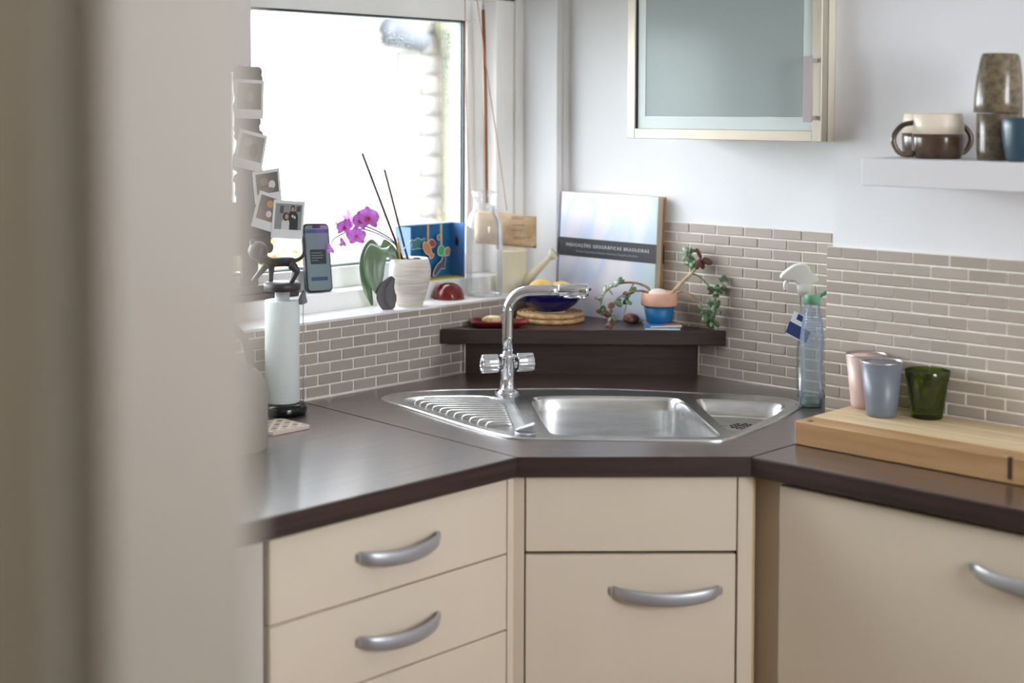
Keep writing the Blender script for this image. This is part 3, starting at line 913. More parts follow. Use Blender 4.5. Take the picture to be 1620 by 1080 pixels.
b = MB().prism([(0.014, -0.008), (0.034, -0.006), (0.034, 0.006), (0.014, 0.008)], 0.222, 0.228, 0.001)
for i, v in enumerate(b.v): b.v[i] = (v[0], v[1], v[2] + max(0, v[0] - 0.016) * 0.65)
b.build('cap_flap', pm('cap_dark_green', (44, 110, 74), 0.4), cpo)
sp = thing('spray_bottle', 'clear spray bottle with white trigger head behind the water bottle', 'bottle', (0.732, -0.060, CT), VIEW_RZ)
MB().lathe([(0.026, 0.0), (0.030, 0.004), (0.030, 0.06), (0.027, 0.10), (0.018, 0.14), (0.0125, 0.18), (0.0115, 0.215), (0.0125, 0.222)], 28, cap=False).build('body', m_spraybody, sp).rotation_euler = (0, -0.075, 0)
m_trig = pm('white_trigger', (236, 234, 230), 0.35)
b = MB()
b.tube([(-0.0165, 0, 0.216), (-0.018, 0, 0.240)], [0.0145, 0.0165], 20)
b.T = Matrix.Translation((0, 0.011, 0)) @ Matrix.Rotation(math.pi / 2, 4, 'X')
b.prism(chaikin([(-0.072, 0.252), (-0.056, 0.268), (-0.036, 0.281), (-0.010, 0.281), (-0.007, 0.264), (0.008, 0.256), (0.012, 0.244), (-0.006, 0.238), (-0.034, 0.236), (-0.040, 0.246), (-0.058, 0.246)], 2), 0.0, 0.022, 0.003, seg=2)
so = b.build('trigger_head', m_trig, sp)
b = MB().tube(spline([(-0.046, 0, 0.250), (-0.054, 0, 0.244), (-0.058, 0, 0.236), (-0.056, 0, 0.226)], 4), 0.0045, 10)
b.build('trigger', m_trig, so)
b = MB()
lab = [(-0.052, -0.012), (-0.030, -0.028), (0.004, -0.034), (0.004, -0.029), (-0.028, -0.022), (-0.048, -0.006)]
b.prism([(-0.060, -0.016), (-0.028, -0.032), (-0.004, -0.034), (-0.004, -0.0325), (-0.027, -0.0305), (-0.059, -0.0145)], 0.118, 0.180, 0)
for i, v in enumerate(b.v):
    b.v[i] = (v[0] + (v[2] - 0.118) * 0.35 - 0.004, v[1], v[2] - (v[0] + 0.06) * 0.55 + 0.012)
lo = b.build('label', [pm('label_white', (232, 234, 238), 0.4)], sp)
b = MB()
b.prism([(-0.061, -0.0172), (-0.028, -0.0332), (-0.012, -0.0345), (-0.012, -0.0342), (-0.028, -0.0328), (-0.0605, -0.0166)], 0.121, 0.152, 0)
b.prism([(-0.050, -0.0225), (-0.036, -0.0295), (-0.036, -0.0291), (-0.050, -0.0221)], 0.164, 0.179, 0)
for i, v in enumerate(b.v):
    b.v[i] = (v[0] + (v[2] - 0.118) * 0.35 - 0.004, v[1], v[2] - (v[0] + 0.06) * 0.55 + 0.012)
b.build('blue_print', pm('label_blue', (44, 58, 116), 0.4), lo)
lo.scale = (0.8, 1, 0.75); lo.location = (-0.008, 0, 0.040)

# ------------------------------------------------------------------ on the corner shelf
m_cork = vary(pm('woven_cork', (200, 160, 108), 0.8), (178, 134, 84), (218, 184, 136), scale=90, bump=0.4)
def trivet(label, z, r):
    t = thing('trivet', label, 'trivet', (0.092, -0.166, z), 0, 'woven trivets under the blue bowl')
    b = MB()
    rr = r - 0.005
    while rr > 0.01:
        seg = []
        for k in range(73):
            a = 2 * math.pi * k / 72
            seg.append((rr * math.cos(a), rr * math.sin(a), 0.0058))
        b.tube(seg, [0.0056 + 0.0006 * math.sin(k * 2.2) for k in range(73)], 8, cap=False)
        rr -= 0.0095
    b.build('coil', m_cork, t)
trivet('round woven trivet at the bottom of the pair', SH, 0.0800)
trivet('round woven trivet directly under the blue bowl', SH + 0.0115, 0.0785)
m_cobalt = pm('cobalt_glaze', (22, 20, 88), 0.08)
bz = SH + 0.0230
bl = thing('fruit_bowl', 'dark cobalt blue glazed bowl on the woven trivets', 'bowl', (0.096, -0.170, bz), VIEW_RZ)
MB().lathe([(0.030, 0.0), (0.034, 0.001), (0.040, 0.004), (0.060, 0.018), (0.074, 0.036), (0.0805, 0.052), (0.0790, 0.0535), (0.072, 0.038), (0.056, 0.020), (0.035, 0.007), (0.0, 0.006)], 48).build('body', m_cobalt, bl)
MB().lathe([(0.0300, -0.0005), (0.0345, -0.0003), (0.0345, 0.0012), (0.030, 0.0005)], 40, cap=False).build('foot_ring', pm('foot_white', (226, 222, 226), 0.4), bl)
MB().box(0.078, 0.094, -0.006, 0.006, 0.048, 0.0535, bev=0.002).build('lug', m_cobalt, bl)
def fruit(label, off, rz, col, s=1.0):
    p = Vector((0.096, -0.170, bz)) + Vector((rh.x, rh.y, 0)) * off[0] + Vector((fh.x, fh.y, 0)) * off[1] + Vector((0, 0, off[2]))
    t = thing('lemon', label, 'lemon', p, rz, 'yellow fruit in the blue bowl')
    pr = [(0.0, -0.036), (0.004, -0.035), (0.010, -0.031), (0.0195, -0.020), (0.0245, 0.0), (0.0205, 0.018), (0.011, 0.030), (0.005, 0.034), (0.0, 0.036)]
    b = MB()
    b.T = Matrix.Rotation(math.pi / 2, 4, 'Y') @ Matrix.Scale(s, 4)
    b.lathe(pr, 24)
    b.build('peel', col, t)
    MB().ball((0.0352 * s, 0, 0), 0.003, n=8, m=6).build('stem_end', pm('stem_end', (150, 140, 70), 0.7), t)
m_lem = vary(pm('lemon_peel', (236, 196, 110), 0.4), (232, 186, 98), (242, 208, 130), scale=60, bump=0.1)
fruit('yellow lemon at the left of the blue bowl', (-0.022, 0.002, 0.050), VIEW_RZ + 0.3, m_lem, 1.0)
fruit('yellow lemon at the right of the blue bowl', (0.026, 0.010, 0.046), VIEW_RZ - 0.35, m_lem, 0.95)
# red plate with bread end
pl = thing('serving_plate', 'small dark red rectangular plate at the left of the corner shelf', 'plate', (0.074, -0.318, SH), VIEW_RZ)
b = MB()
W2, H2 = 0.066, 0.034
rs = []
for (k, z) in [(0.55, 0.0), (0.60, 0.0), (0.97, 0.011), (1.0, 0.0125), (0.99, 0.0140), (0.94, 0.0130), (0.60, 0.004), (0.2, 0.0035)]:
    base_ = chaikin([(-W2, -H2), (W2, -H2), (W2, H2), (-W2, H2)], 0)
    rs.append([(p[0] * k, p[1] * k, z) for p in chaikin([(-W2, -H2), (-W2 + .01, -H2), (W2 - .01, -H2), (W2, -H2), (W2, H2), (W2 - .01, H2), (-W2 + .01, H2), (-W2, H2)], 1)])
b.loft(rs, cap0=True, cap1=True)
b.build('body', pm('red_lacquer', (122, 34, 36), 0.3), pl)
bp = Vector((0.074, -0.318, SH + 0.004)) + Vector((rh.x, rh.y, 0)) * (-0.018)
br = thing('bread_piece', 'cream coloured bread crust lying on the red plate', 'bread', bp, VIEW_RZ + 0.2)
b = MB()
b.ball((0, 0, 0.011), 0.02, scale=(1.15, 0.7, 0.5), n=20, m=12)
b.build('crust', vary(pm('bread_crust', (206, 170, 110), 0.8), (180, 136, 80), (236, 220, 176), scale=40, bump=0.3), br)
b = MB().ball((0.004, -0.004, 0.0165), 0.013, scale=(1.2, 0.75, 0.38), n=16, m=8)
b.build('crumb', pm('bread_crumb', (240, 226, 184), 0.9), br)

# big book leaning on the right wall
bk = thing('picture_book', 'large pastel picture book with a black title band leaning on the wall', 'book', (0.010, -0.052, SH), 0)
lean = math.radians(-3.2)
bk.rotation_euler = (lean, math.radians(0.3), math.radians(1.2))
BW, BH, BTk = 0.290, 0.294, 0.030
def cover_mat():
    m = pm('cover_print', (220, 226, 240), 0.25)
    tc = nd(m, 'ShaderNodeTexCoord'); mp = nd(m, 'ShaderNodeMapping'); mp.inputs['Scale'].default_value = (1.0, 1, 0.45)
    nz = nd(m, 'ShaderNodeTexNoise'); nz.inputs['Scale'].default_value = 11; nz.inputs['Detail'].default_value = 1.5
    cr = nd(m, 'ShaderNodeValToRGB')
    e = cr.color_ramp.elements
    e[0].position = 0.30; e[0].color = rgb(236, 220, 224)
    e[1].position = 0.75; e[1].color = rgb(240, 240, 244)
    for p_, c_ in [(0.42, (224, 226, 238)), (0.50, (204, 216, 238)), (0.60, (230, 222, 234))]:
        q = e.new(p_); q.color = rgb(*c_)
    sx = nd(m, 'ShaderNodeSeparateXYZ')
    gr = nd(m, 'ShaderNodeMapRange'); gr.inputs['From Min'].default_value = 0.20; gr.inputs['From Max'].default_value = 0.285
    mx = nd(m, 'ShaderNodeMix', data_type='RGBA')
    mx.inputs['B'].default_value = rgb(150, 190, 186)
    lk(m, tc.outputs['Object'], mp.inputs['Vector']); lk(m, mp.outputs['Vector'], nz.inputs['Vector']); lk(m, nz.outputs['Fac'], cr.inputs['Fac'])
    lk(m, tc.outputs['Object'], sx.inputs[0]); lk(m, sx.outputs['X'], gr.inputs['Value'])
    mu = nd(m, 'ShaderNodeMath', operation='MULTIPLY'); lk(m, gr.outputs[0], mu.inputs[0]); lk(m, nz.outputs['Fac'], mu.inputs[1])
    lk(m, mu.outputs[0], mx.inputs['Factor']); lk(m, cr.outputs['Color'], mx.inputs['A'])
    lk(m, mx.outputs['Result'], bsdf(m).inputs['Base Color'])
    return m
m_cover = cover_mat()
fc = MB().box(0, BW, 0, 0.003, 0, BH, bev=0.0008).build('front_cover', m_cover, bk)
MB().box(0, BW, BTk - 0.003, BTk, 0, BH, bev=0.0008).build('back_cover', pm('cover_back', (196, 150, 90), 0.4), bk)
MB().box(-0.002, 0.0015, 0, BTk, 0, BH, bev=0.0008).build('spine', m_cover, bk)
MB().box(0.002, BW - 0.005, 0.0105, BTk - 0.0035, 0.003, BH - 0.003).build('page_block', vary(pm('book_pages', (222, 212, 196), 0.8), (204, 194, 180), (232, 224, 212), scale=200, stretch=(1, 4, 0.02)), bk)
MB().box(0.002, BW - 0.004, 0.0031, 0.0103, 0.003, BH - 0.003).build('yellow_endpaper', pm('endpaper_yellow', (240, 176, 40), 0.6), bk)
b = MB()
b.box(-0.0026, BW + 0.0006, -0.0006, 0, 0.140, 0.184); b.box(-0.0026, -0.002, -0.0006, BTk + 0.0006, 0.140, 0.184); b.box(0, BW + 0.0006, BTk, BTk + 0.0006, 0.140, 0.184); b.box(BW, BW + 0.0006, BTk - 0.004, BTk + 0.0006, 0.140, 0.184)
band = b.build('title_band', pm('band_black', (24, 21, 28), 0.5), bk)
m_txt = pm('title_white', (214, 212, 216), 0.5)
t1 = text_mesh('title_text', 'INDICAÇÕES GEOGRÁFICAS BRASILEIRAS', 0.0108, m_txt, band, spacing=1.28)
t1.location = (0.145, -0.0008, 0.1635); t1.rotation_euler = (math.pi / 2, 0, 0)
t2 = text_mesh('subtitle_text', 'Brazilian Geographical Indications, Indicaciones Geográficas Brasileñas', 0.0066, pm('subtitle_grey', (150, 146, 156), 0.5), band, spacing=1.0)
t2.location = (0.145, -0.0008, 0.1510); t2.rotation_euler = (math.pi / 2, 0, 0)

# booklets under the plant
def booklet(label, z, h, ang_, cols, sx=0.036, sy=0.036):
    t = thing('booklet', label, 'booklet', (0.352, -0.079, z), ang_, 'small bright booklets under the plant pot')
    MB().box(-sx, sx, -sy, sy, 0, h, bev=0.0006).build('cover', cols, t)
    MB().box(-sx * 0.97, sx * 0.97, -sy * 1.003, -sy * 0.9, 0.001, h - 0.001).build('pages', pm('booklet_pages', (228, 226, 220), 0.8), t)
m_bk1 = vary(pm('booklet_print_green', (40, 150, 120), 0.4), (30, 120, 190), (60, 170, 90), scale=50, lo=0.45, hi=0.55)
m_bk2 = vary(pm('booklet_print_blue', (50, 140, 190), 0.4), (40, 120, 190), (230, 140, 60), scale=35, lo=0.5, hi=0.58)
booklet('green and blue printed booklet lowest under the plant pot', SH, 0.0055, 0.70, m_bk1, 0.040, 0.034)
booklet('blue and orange printed booklet directly under the plant pot', SH + 0.0057, 0.0055, 0.95, m_bk2, 0.037, 0.032)

# jade plant in terracotta and blue pot
JZ = SH + 0.0114
jp = thing('potted_succulent', 'trailing jade plant in a terracotta pot with blue lower half', 'potted plant', (0.338, -0.072, JZ), VIEW_RZ)
MB().lathe([(0.026, 0), (0.0285, 0.002), (0.0355, 0.040)], 36).build('blue_pot_body', pm('pot_blue', (20, 104, 160), 0.45), jp)
MB().lathe([(0.0355, 0.0385), (0.0395, 0.0390), (0.0410, 0.041), (0.0410, 0.066), (0.0395, 0.0685), (0.0365, 0.067), (0.035, 0.045)], 36, cap=False).build('terracotta_rim', vary(pm('terracotta', (228, 176, 150), 0.8), (222, 168, 142), (234, 184, 160), scale=30), jp)
MB().lathe([(0.0, 0.0625), (0.02, 0.062), (0.0355, 0.060)], 30, cap=False).build('soil', pm('soil', (80, 58, 44), 0.95), jp)
MB().ball((-0.004, -0.010, 0.066), 0.019, scale=(1.15, 0.9, 0.62), n=20, m=12).build('white_stone', pm('stone_white', (240, 226, 214), 0.5), jp)
m_stem = vary(pm('jade_stem', (140, 110, 78), 0.7), (120, 92, 62), (176, 150, 118), scale=60)
m_gstem = pm('jade_green_stem', (92, 104, 66), 0.6)
m_dead = vary(pm('dry_wood', (196, 164, 130), 0.8), (168, 130, 94), (222, 200, 172), scale=50)
stems = []
def stem(pts, r0, r1, mat):
    sp_ = spline(pts, 6)
    n_ = len(sp_)
    MB().tube(sp_, [r0 + (r1 - r0) * i / (n_ - 1) for i in range(n_)], 8).build('stem', mat, jp)
    return sp_
s1 = stem([(-0.016, 0.0, 0.063), (-0.028, 0.0, 0.080), (-0.059, 0.002, 0.0895), (-0.095, 0.0, 0.086), (-0.122, -0.004, 0.068), (-0.132, -0.008, 0.040), (-0.120, -0.010, 0.015)], 0.0030, 0.0014, m_stem)
s2 = stem([(-0.020, -0.006, 0.062), (-0.040, -0.008, 0.072), (-0.072, -0.010, 0.068), (-0.100, -0.012, 0.050), (-0.112, -0.014, 0.020), (-0.105, -0.016, 0.001)], 0.0026, 0.0012, m_stem)
s3 = stem([(-0.058, 0, 0.088), (-0.068, -0.004, 0.070), (-0.072, -0.008, 0.050), (-0.080, -0.010, 0.020)], 0.0018, 0.001, m_stem)
s4 = stem([(0.024, -0.004, 0.060), (0.045, -0.008, 0.086), (0.068, -0.014, 0.110), (0.082, -0.020, 0.128), (0.0925, -0.026, 0.149)], 0.0048, 0.0028, m_dead)
s5 = stem([(0.070, -0.012, 0.113), (0.088, -0.026, 0.106), (0.108, -0.046, 0.086), (0.120, -0.058, 0.074)], 0.0022, 0.0016, m_gstem)
s6 = stem([(0.120, -0.058, 0.074), (0.132, -0.064, 0.088), (0.126, -0.060, 0.108)], 0.0016, 0.0010, m_gstem)
s7 = stem([(0.120, -0.058, 0.074), (0.118, -0.060, 0.051), (0.118, -0.060, 0.026), (0.110, -0.058, 0.002)], 0.0016, 0.0012, m_gstem)
s8 = stem([(0.030, -0.010, 0.064), (0.052, -0.020, 0.072), (0.078, -0.040, 0.060), (0.096, -0.054, 0.036), (0.100, -0.056, 0.012), (0.098, -0.056, 0.000)], 0.0026, 0.0016, m_stem)
s9 = stem([(0.072, -0.014, 0.118), (0.068, -0.014, 0.143), (0.064, -0.014, 0.170)], 0.0018, 0.0009, m_gstem)
leaf_me = {}
def leaf_mesh(mat):
    if mat.name not in leaf_me:
        b = MB()
        b.ball((0.0095, 0, 0), 0.0095, n=10, m=6, scale=(1, 0.62, 0.3))
        o = b.build('leaf', mat)
        leaf_me[mat.name] = o.data
        bpy.data.objects.remove(o)
    return leaf_me[mat.name]
m_lg = pm('jade_leaf_green', (92, 122, 82), 0.35)
m_lp = pm('jade_leaf_pale', (150, 172, 150), 0.3)
m_lb = pm('jade_leaf_brown', (112, 72, 58), 0.5)
def leaves(sp_, a, c, n_, mats, size=(0.75, 1.3)):
    N = len(sp_)
    for k in range(n_):
        i = int((a + (c - a) * RND.random()) * (N - 1))
        o = link('leaf', leaf_mesh(RND.choice(mats)), jp)
        o.location = sp_[i]
        o.rotation_euler = (RND.uniform(0, 6.28), RND.uniform(-1.1, 1.1), RND.uniform(0, 6.28))
        s_ = RND.uniform(*size)
        o.scale = (s_, s_, s_)
    return
GP = [m_lg, m_lg, m_lp, m_lb]
leaves(s1, 0.5, 1, 18, GP); leaves(s2, 0.5, 1, 16, GP); leaves(s3, 0.3, 1, 8, [m_lb, m_lg]); leaves(s6, 0.2, 1, 7, [m_lg, m_lp]); leaves(s5, 0.8, 1, 7, [m_lb, m_lg, m_lp])
leaves(s7, 0.3, 0.9, 14, [m_lg, m_lp, m_lg]); leaves(s8, 0.6, 0.9, 13, [m_lg, m_lp, m_lg]); leaves(s9, 0.25, 1, 14, [m_lg, m_lp, m_lg]); leaves(s4, 0.9, 1, 4, [m_lb], (1.2, 1.7)); leaves(s4, 0.6, 0.75, 2, [m_lp])
st = thing('reddish_stone', 'reddish brown lumpy stone beside the plant pot', 'stone', (0.252, -0.066, SH), 0.4)
b = MB().ball((0, 0, 0.011), 0.016, n=18, m=12, scale=(1.15, 0.95, 0.72))
for i, v in enumerate(b.v):
    k = 1 + 0.10 * math.sin(v[0] * 700 + v[2] * 500) * math.cos(v[1] * 640)
    b.v[i] = (v[0] * k, v[1] * k, max(0.0, 0.011 + (v[2] - 0.011) * k))
b.build('body', vary(pm('red_stone', (120, 76, 68), 0.8), (96, 58, 52), (146, 98, 88), scale=90, bump=0.5), st)

# ------------------------------------------------------------------ on the window sill
# orchid
oc = thing('potted_orchid', 'magenta orchid in a rough white clay pot on the window sill', 'potted plant', (-0.030, -0.497, SILL), VIEW_RZ)
m_clay = vary(pm('white_clay', (226, 218, 206), 0.85), (206, 197, 184), (234, 228, 218), scale=40, stretch=(0.4, 0.4, 6), bump=0.5)
MB().lathe([(0.027, 0), (0.0285, 0.002), (0.033, 0.015), (0.040, 0.038), (0.0455, 0.062), (0.0468, 0.078), (0.0455, 0.090), (0.0415, 0.104), (0.0390, 0.1075), (0.0362, 0.106), (0.038, 0.095), (0.037, 0.088)], 44, cap=True).build('pot', m_clay, oc)
b = MB()
for k in range(26):
    a, rr = RND.uniform(0, 6.28), 0.030 * math.sqrt(RND.random())
    b.ball((rr * math.cos(a), rr * math.sin(a), 0.098 + RND.uniform(-0.002, 0.006)), RND.uniform(0.005, 0.009), n=8, m=6, scale=(1.2, 0.9, 0.6))
b.build('bark', vary(pm('bark_chips', (150, 132, 112), 0.9), (96, 70, 48), (214, 206, 192), scale=40, lo=0.45, hi=0.55), oc)
m_ol = vary(pm('orchid_leaf', (106, 130, 100), 0.35), (92, 116, 84), (126, 148, 120), scale=14)
m_dl = pm('dry_dark_leaf', (74, 68, 70), 0.5)
def big_leaf(axis, widths, mat, name='leaf', fold=0.16, wdir=Vector((0.92, 0.39, 0))):
    sp_ = spline(axis, 5)
    N = len(sp_)
    V, Fc = [], []
    M_ = 8
    for i, p in enumerate(sp_):
        t = (sp_[min(i + 1, N - 1)] - sp_[max(i - 1, 0)]).normalized()
        wv = (wdir - t * wdir.dot(t)).normalized()
        nv = wv.cross(t).normalized()
        if nv.y > 0 or (abs(nv.y) < 0.2 and nv.z < 0): nv = -nv
        u = i / (N - 1) * (len(widths) - 1)
        k = min(int(u), len(widths) - 2)
        w = widths[k] + (widths[k + 1] - widths[k]) * (u - k)
        for j in range(M_ + 1):
            s_ = -1 + 2 * j / M_
            V.append(p + wv * (s_ * w) + nv * (abs(s_) * w * fold * 2.0 - s_ * s_ * w * 0.25))
    for i in range(N - 1):
        for j in range(M_):
            a = i * (M_ + 1) + j
            Fc.append([a, a + 1, a + M_ + 2, a + M_ + 1])
    b = MB().add(V, Fc, 0, True)
    o = b.build(name, mat, oc)
    sm = o.modifiers.new('thickness', 'SOLIDIFY'); sm.thickness = 0.0016; sm.offset = 0
    ss = o.modifiers.new('smooth', 'SUBSURF'); ss.levels = 1; ss.render_levels = 1
    return o
big_leaf([(-0.024, -0.008, 0.100), (-0.046, -0.012, 0.124), (-0.064, -0.030, 0.130), (-0.074, -0.048, 0.108), (-0.074, -0.054, 0.072), (-0.064, -0.052, 0.028)], [0.007, 0.016, 0.023, 0.026, 0.022, 0.002], m_ol)
big_leaf([(-0.026, 0.004, 0.100), (-0.052, 0.004, 0.132), (-0.080, -0.010, 0.134), (-0.096, -0.028, 0.100), (-0.092, -0.038, 0.050), (-0.080, -0.040, 0.006)], [0.006, 0.013, 0.018, 0.015, 0.012, 0.002], m_ol)
big_leaf([(-0.034, -0.046, 0.070), (-0.046, -0.052, 0.048), (-0.048, -0.056, 0.028), (-0.042, -0.058, 0.010), (-0.034, -0.058, 0.000)], [0.005, 0.018, 0.024, 0.020, 0.008], m_dl, 'withered_leaf', 0.15)
m_ostem = pm('orchid_stem', (66, 72, 58), 0.5)
def ostem(pts, r=0.0016):
    MB().tube(spline(pts, 6), r, 8).build('flower_stem', m_ostem, oc)
ostem([(-0.022, -0.010, 0.10), (-0.027, -0.014, 0.128), (-0.040, -0.020, 0.150), (-0.073, -0.026, 0.170), (-0.100, -0.030, 0.181), (-0.116, -0.032, 0.182)])
ostem([(-0.020, -0.004, 0.10), (-0.024, -0.008, 0.125), (-0.036, -0.016, 0.142), (-0.068, -0.024, 0.162), (-0.105, -0.032, 0.174), (-0.135, -0.036, 0.168), (-0.160, -0.040, 0.156)], 0.0014)
ostem([(-0.160, -0.040, 0.156), (-0.168, -0.040, 0.148), (-0.168, -0.042, 0.140)], 0.0010)
ostem([(-0.158, -0.040, 0.138), (-0.150, -0.040, 0.142), (-0.142, -0.040, 0.148)], 0.0010)
m_pet = vary(pm('orchid_petal', (204, 112, 214), 0.5, Transmission_Weight=0.0), (186, 78, 198), (220, 150, 230), scale=70)
bsdf(m_pet).inputs['Subsurface Weight'].default_value = 0.25
bsdf(m_pet).inputs['Subsurface Radius'].default_value = (0.004, 0.002, 0.004)
m_lip = pm('orchid_lip', (196, 24, 74), 0.45)
m_bud = pm('orchid_bud', (190, 150, 206), 0.5)
pet_me = []
def petal_mesh(L, w, mat):
    V, Fc = [], []
    N, K = 7, 4
    for i in range(N + 1):
        u = i / N
        ww = w * math.sin(math.pi * (0.06 + 0.90 * u ** 0.8)) ** 0.7
        for j in range(K + 1):
            s_ = -1 + 2 * j / K
            V.append((s_ * ww, -0.10 * L * (u * u) + 0.12 * w * s_ * s_, u * L))
    for i in range(N):
        for j in range(K):
            a = i * (K + 1) + j
            Fc.append([a, a + 1, a + K + 2, a + K + 1])
    b = MB().add(V, Fc, 0, True)
    o = b.build('petal', mat)
    me = o.data
    bpy.data.objects.remove(o)
    return me
me_side, me_sep, me_lip = petal_mesh(0.023, 0.0140, m_pet), petal_mesh(0.023, 0.0085, m_pet), petal_mesh(0.010, 0.005, m_lip)
def flower(p, rx, rz, s=1.0):
    fl = MB().ball((0, -0.001, 0), 0.0028, n=10, m=6).build('flower', m_lip, oc)
    fl.location = p
    fl.rotation_euler = (rx, 0, rz)
    fl.scale = (s, s, s)
    for (me, a) in [(me_sep, 0), (me_side, 1.25), (me_side, -1.25), (me_sep, 2.4), (me_sep, -2.4)]:
        o = link('petal', me, fl)
        o.rotation_euler = (0, a, 0)
    l = link('lip', me_lip, fl)
    l.rotation_euler = (0.9, math.pi, 0)
flower((-0.089, -0.036, 0.199), 0.25, -0.3, 1.2)
flower((-0.108, -0.046, 0.192), -0.1, 0.9, 0.95)
flower((-0.131, -0.044, 0.196), 0.1, -0.9, 0.95)
flower((-0.140, -0.050, 0.180), 0.35, 0.5, 0.85)
flower((-0.114, -0.054, 0.160), -0.5, 0.3, 1.0)
flower((-0.158, -0.040, 0.186), 0.0, -1.2, 0.85)
for (p, r) in [((-0.172, -0.042, 0.132), 0.55), ((-0.145, -0.040, 0.146), 0.5)]:
    fl = MB().ball((0, 0, 0), 0.004, n=10, m=8, scale=(1, 1, 1.5)).build('bud', m_bud, oc)
    fl.location = p
    for a in (0.6, -0.6, 2.6):
        o = link('petal', me_sep, fl)
        o.rotation_euler = (0.2, math.pi + a, 0.4)
        o.scale = (r, r, r)
m_bam = pm('bamboo', (206, 164, 98), 0.6)
def stick_(name, a, c, r, mat, parent=None):
    return MB().tube([a, c], r, 8).build(name, mat, parent)
stick_('stake', (-0.014, -0.006, 0.095), (-0.028, -0.008, 0.155), 0.0022, m_bam, oc)
stick_('stake', (-0.020, -0.014, 0.095), (-0.026, -0.016, 0.140), 0.0026, m_bam, oc)
stick_('plant_clip', (-0.018, -0.020, 0.122), (0.004, -0.022, 0.148), 0.0012, m_white, oc)
o = tag(stick_('incense_stick', (-0.016, -0.012, 0.105), (-0.103, -0.030, 0.340), 0.0024, pm('incense_dark', (44, 38, 34), 0.8)), 'taller dark incense stick leaning left in the orchid pot', 'incense stick', 'incense sticks in the orchid pot')
o.location = oc.location; o.rotation_euler = oc.rotation_euler
o = tag(stick_('incense_stick', (-0.004, -0.012, 0.105), (-0.055, -0.020, 0.304), 0.0023, pm('incense_brown', (84, 58, 50), 0.8)), 'shorter brown incense stick in the orchid pot', 'incense stick', 'incense sticks in the orchid pot')
o.location = oc.location; o.rotation_euler = oc.rotation_euler

# red dome
rdm = thing('red_dome', 'glossy dark red lacquered dome on the window sill', 'ornament', (-0.062, -0.347, SILL), VIEW_RZ)
MB().lathe([(0.0345, 0.0), (0.0355, 0.003), (0.0345, 0.012), (0.0300, 0.024), (0.021, 0.033), (0.010, 0.0365), (0.0, 0.0375)], 40).build('shell', vary(pm('red_lacquer_gloss', (98, 12, 14), 0.12), (82, 8, 12), (112, 18, 18), scale=20), rdm)
MB().lathe([(0.0350, -0.0002), (0.0362, 0.0005), (0.0362, 0.003), (0.0352, 0.0035)], 40, cap=False).build('base_rim', pm('dome_rim', (84, 24, 22), 0.4), rdm)

# blue sea box
bx_ = thing('sea_diorama_box', 'open blue cardboard box with hanging paper sea animals on the window ledge', 'box', (-0.152, -0.43, 1.110), 0)
m_bb = vary(pm('box_blue', (12, 92, 140), 0.5), (8, 84, 134), (24, 108, 152), scale=12)
m_bs = pm('box_side_blue', (70, 112, 168), 0.5)
BXW, BXH, BXD = 0.174, 0.128, 0.050
MB().box(0, 0.003, 0, BXW, 0, BXH).build('back_panel', m_bb, bx_)
MB().box(0.003, BXD, BXW - 0.003, BXW, 0, BXH + 0.002).build('side_panel', m_bs, bx_)
MB().box(0.003, BXD, 0, 0.003, 0, BXH).build('side_panel', m_bs, bx_)
MB().box(0.003, BXD, 0.003, BXW - 0.003, 0, 0.003).build('base_panel', pm('box_sand', (200, 184, 84), 0.6), bx_)
MB().box(0, 0.012, 0, BXW, BXH, BXH + 0.003).build('top_flap', pm('box_paleblue', (168, 206, 226), 0.5), bx_)
m_rim = pm('paper_white_edge', (216, 214, 206), 0.7)
def cutout(pts, c, s, mat, depth, thread=True, rot=0.0):
    loop = chaikin([(p[0] * s, p[1] * s) for p in pts], 2)
    V = MB()
    T = Matrix.Translation((depth, c[0], c[1])) @ Matrix(((0, 0, 1, 0), (1, 0, 0, 0), (0, 1, 0, 0), (0, 0, 0, 1))) @ Matrix.Rotation(rot, 4, 'Z')
    V.T = T
    V.prism(inset(loop, -0.0016), -0.0008, 0.0, mi=1)
    V.prism(loop, 0.0, 0.0006, mi=0)
    o = V.build('paper_animal', [mat, m_rim], bx_)
    if thread:
        MB().box(depth - 0.001, depth + 0.0005, c[0] - 0.0022, c[0] + 0.0022, c[1] + s * 0.5, BXH).build('hanging_strip', m_bam, o)
    return o
fish = [(-1, 0), (-0.5, 0.45), (0.2, 0.4), (0.6, 0.1), (1.0, 0.4), (0.95, -0.4), (0.6, -0.1), (0.2, -0.4), (-0.5, -0.4)]
crab = [(-1, 0.5), (-0.5, 0.2), (0, 0.55), (0.5, 0.2), (1, 0.5), (0.7, -0.1), (0.9, -0.6), (0, -0.45), (-0.9, -0.6), (-0.7, -0.1)]
dolph = [(-1, -0.3), (-0.6, 0.1), (0, 0.35), (0.5, 0.3), (0.9, 0.7), (1.0, 0.2), (0.6, -0.05), (0.5, -0.5), (0.2, -0.1), (-0.5, -0.35)]
ovl = [(-0.8, 0), (-0.5, 0.6), (0.4, 0.6), (0.8, 0), (0.4, -0.6), (-0.5, -0.6)]
cutout(crab, (0.060, 0.086), 0.024, pm('paper_seagreen', (62, 120, 122), 0.6), 0.010, False)
cutout(fish, (0.083, 0.070), 0.024, pm('paper_orange', (186, 126, 78), 0.6), 0.020, True, -0.9)
cutout(ovl, (0.104, 0.083), 0.014, pm('paper_red', (150, 62, 42), 0.6), 0.012, False, -0.5)
cutout(ovl, (0.122, 0.066), 0.016, pm('paper_green', (50, 160, 84), 0.6), 0.024, True, 1.4)
cutout(ovl, (0.128, 0.096), 0.010, pm('paper_tan', (168, 140, 100), 0.6), 0.012, False)
cutout(ovl, (0.146, 0.062), 0.013, pm('paper_ochre', (150, 126, 84), 0.6), 0.020, False, 1.2)
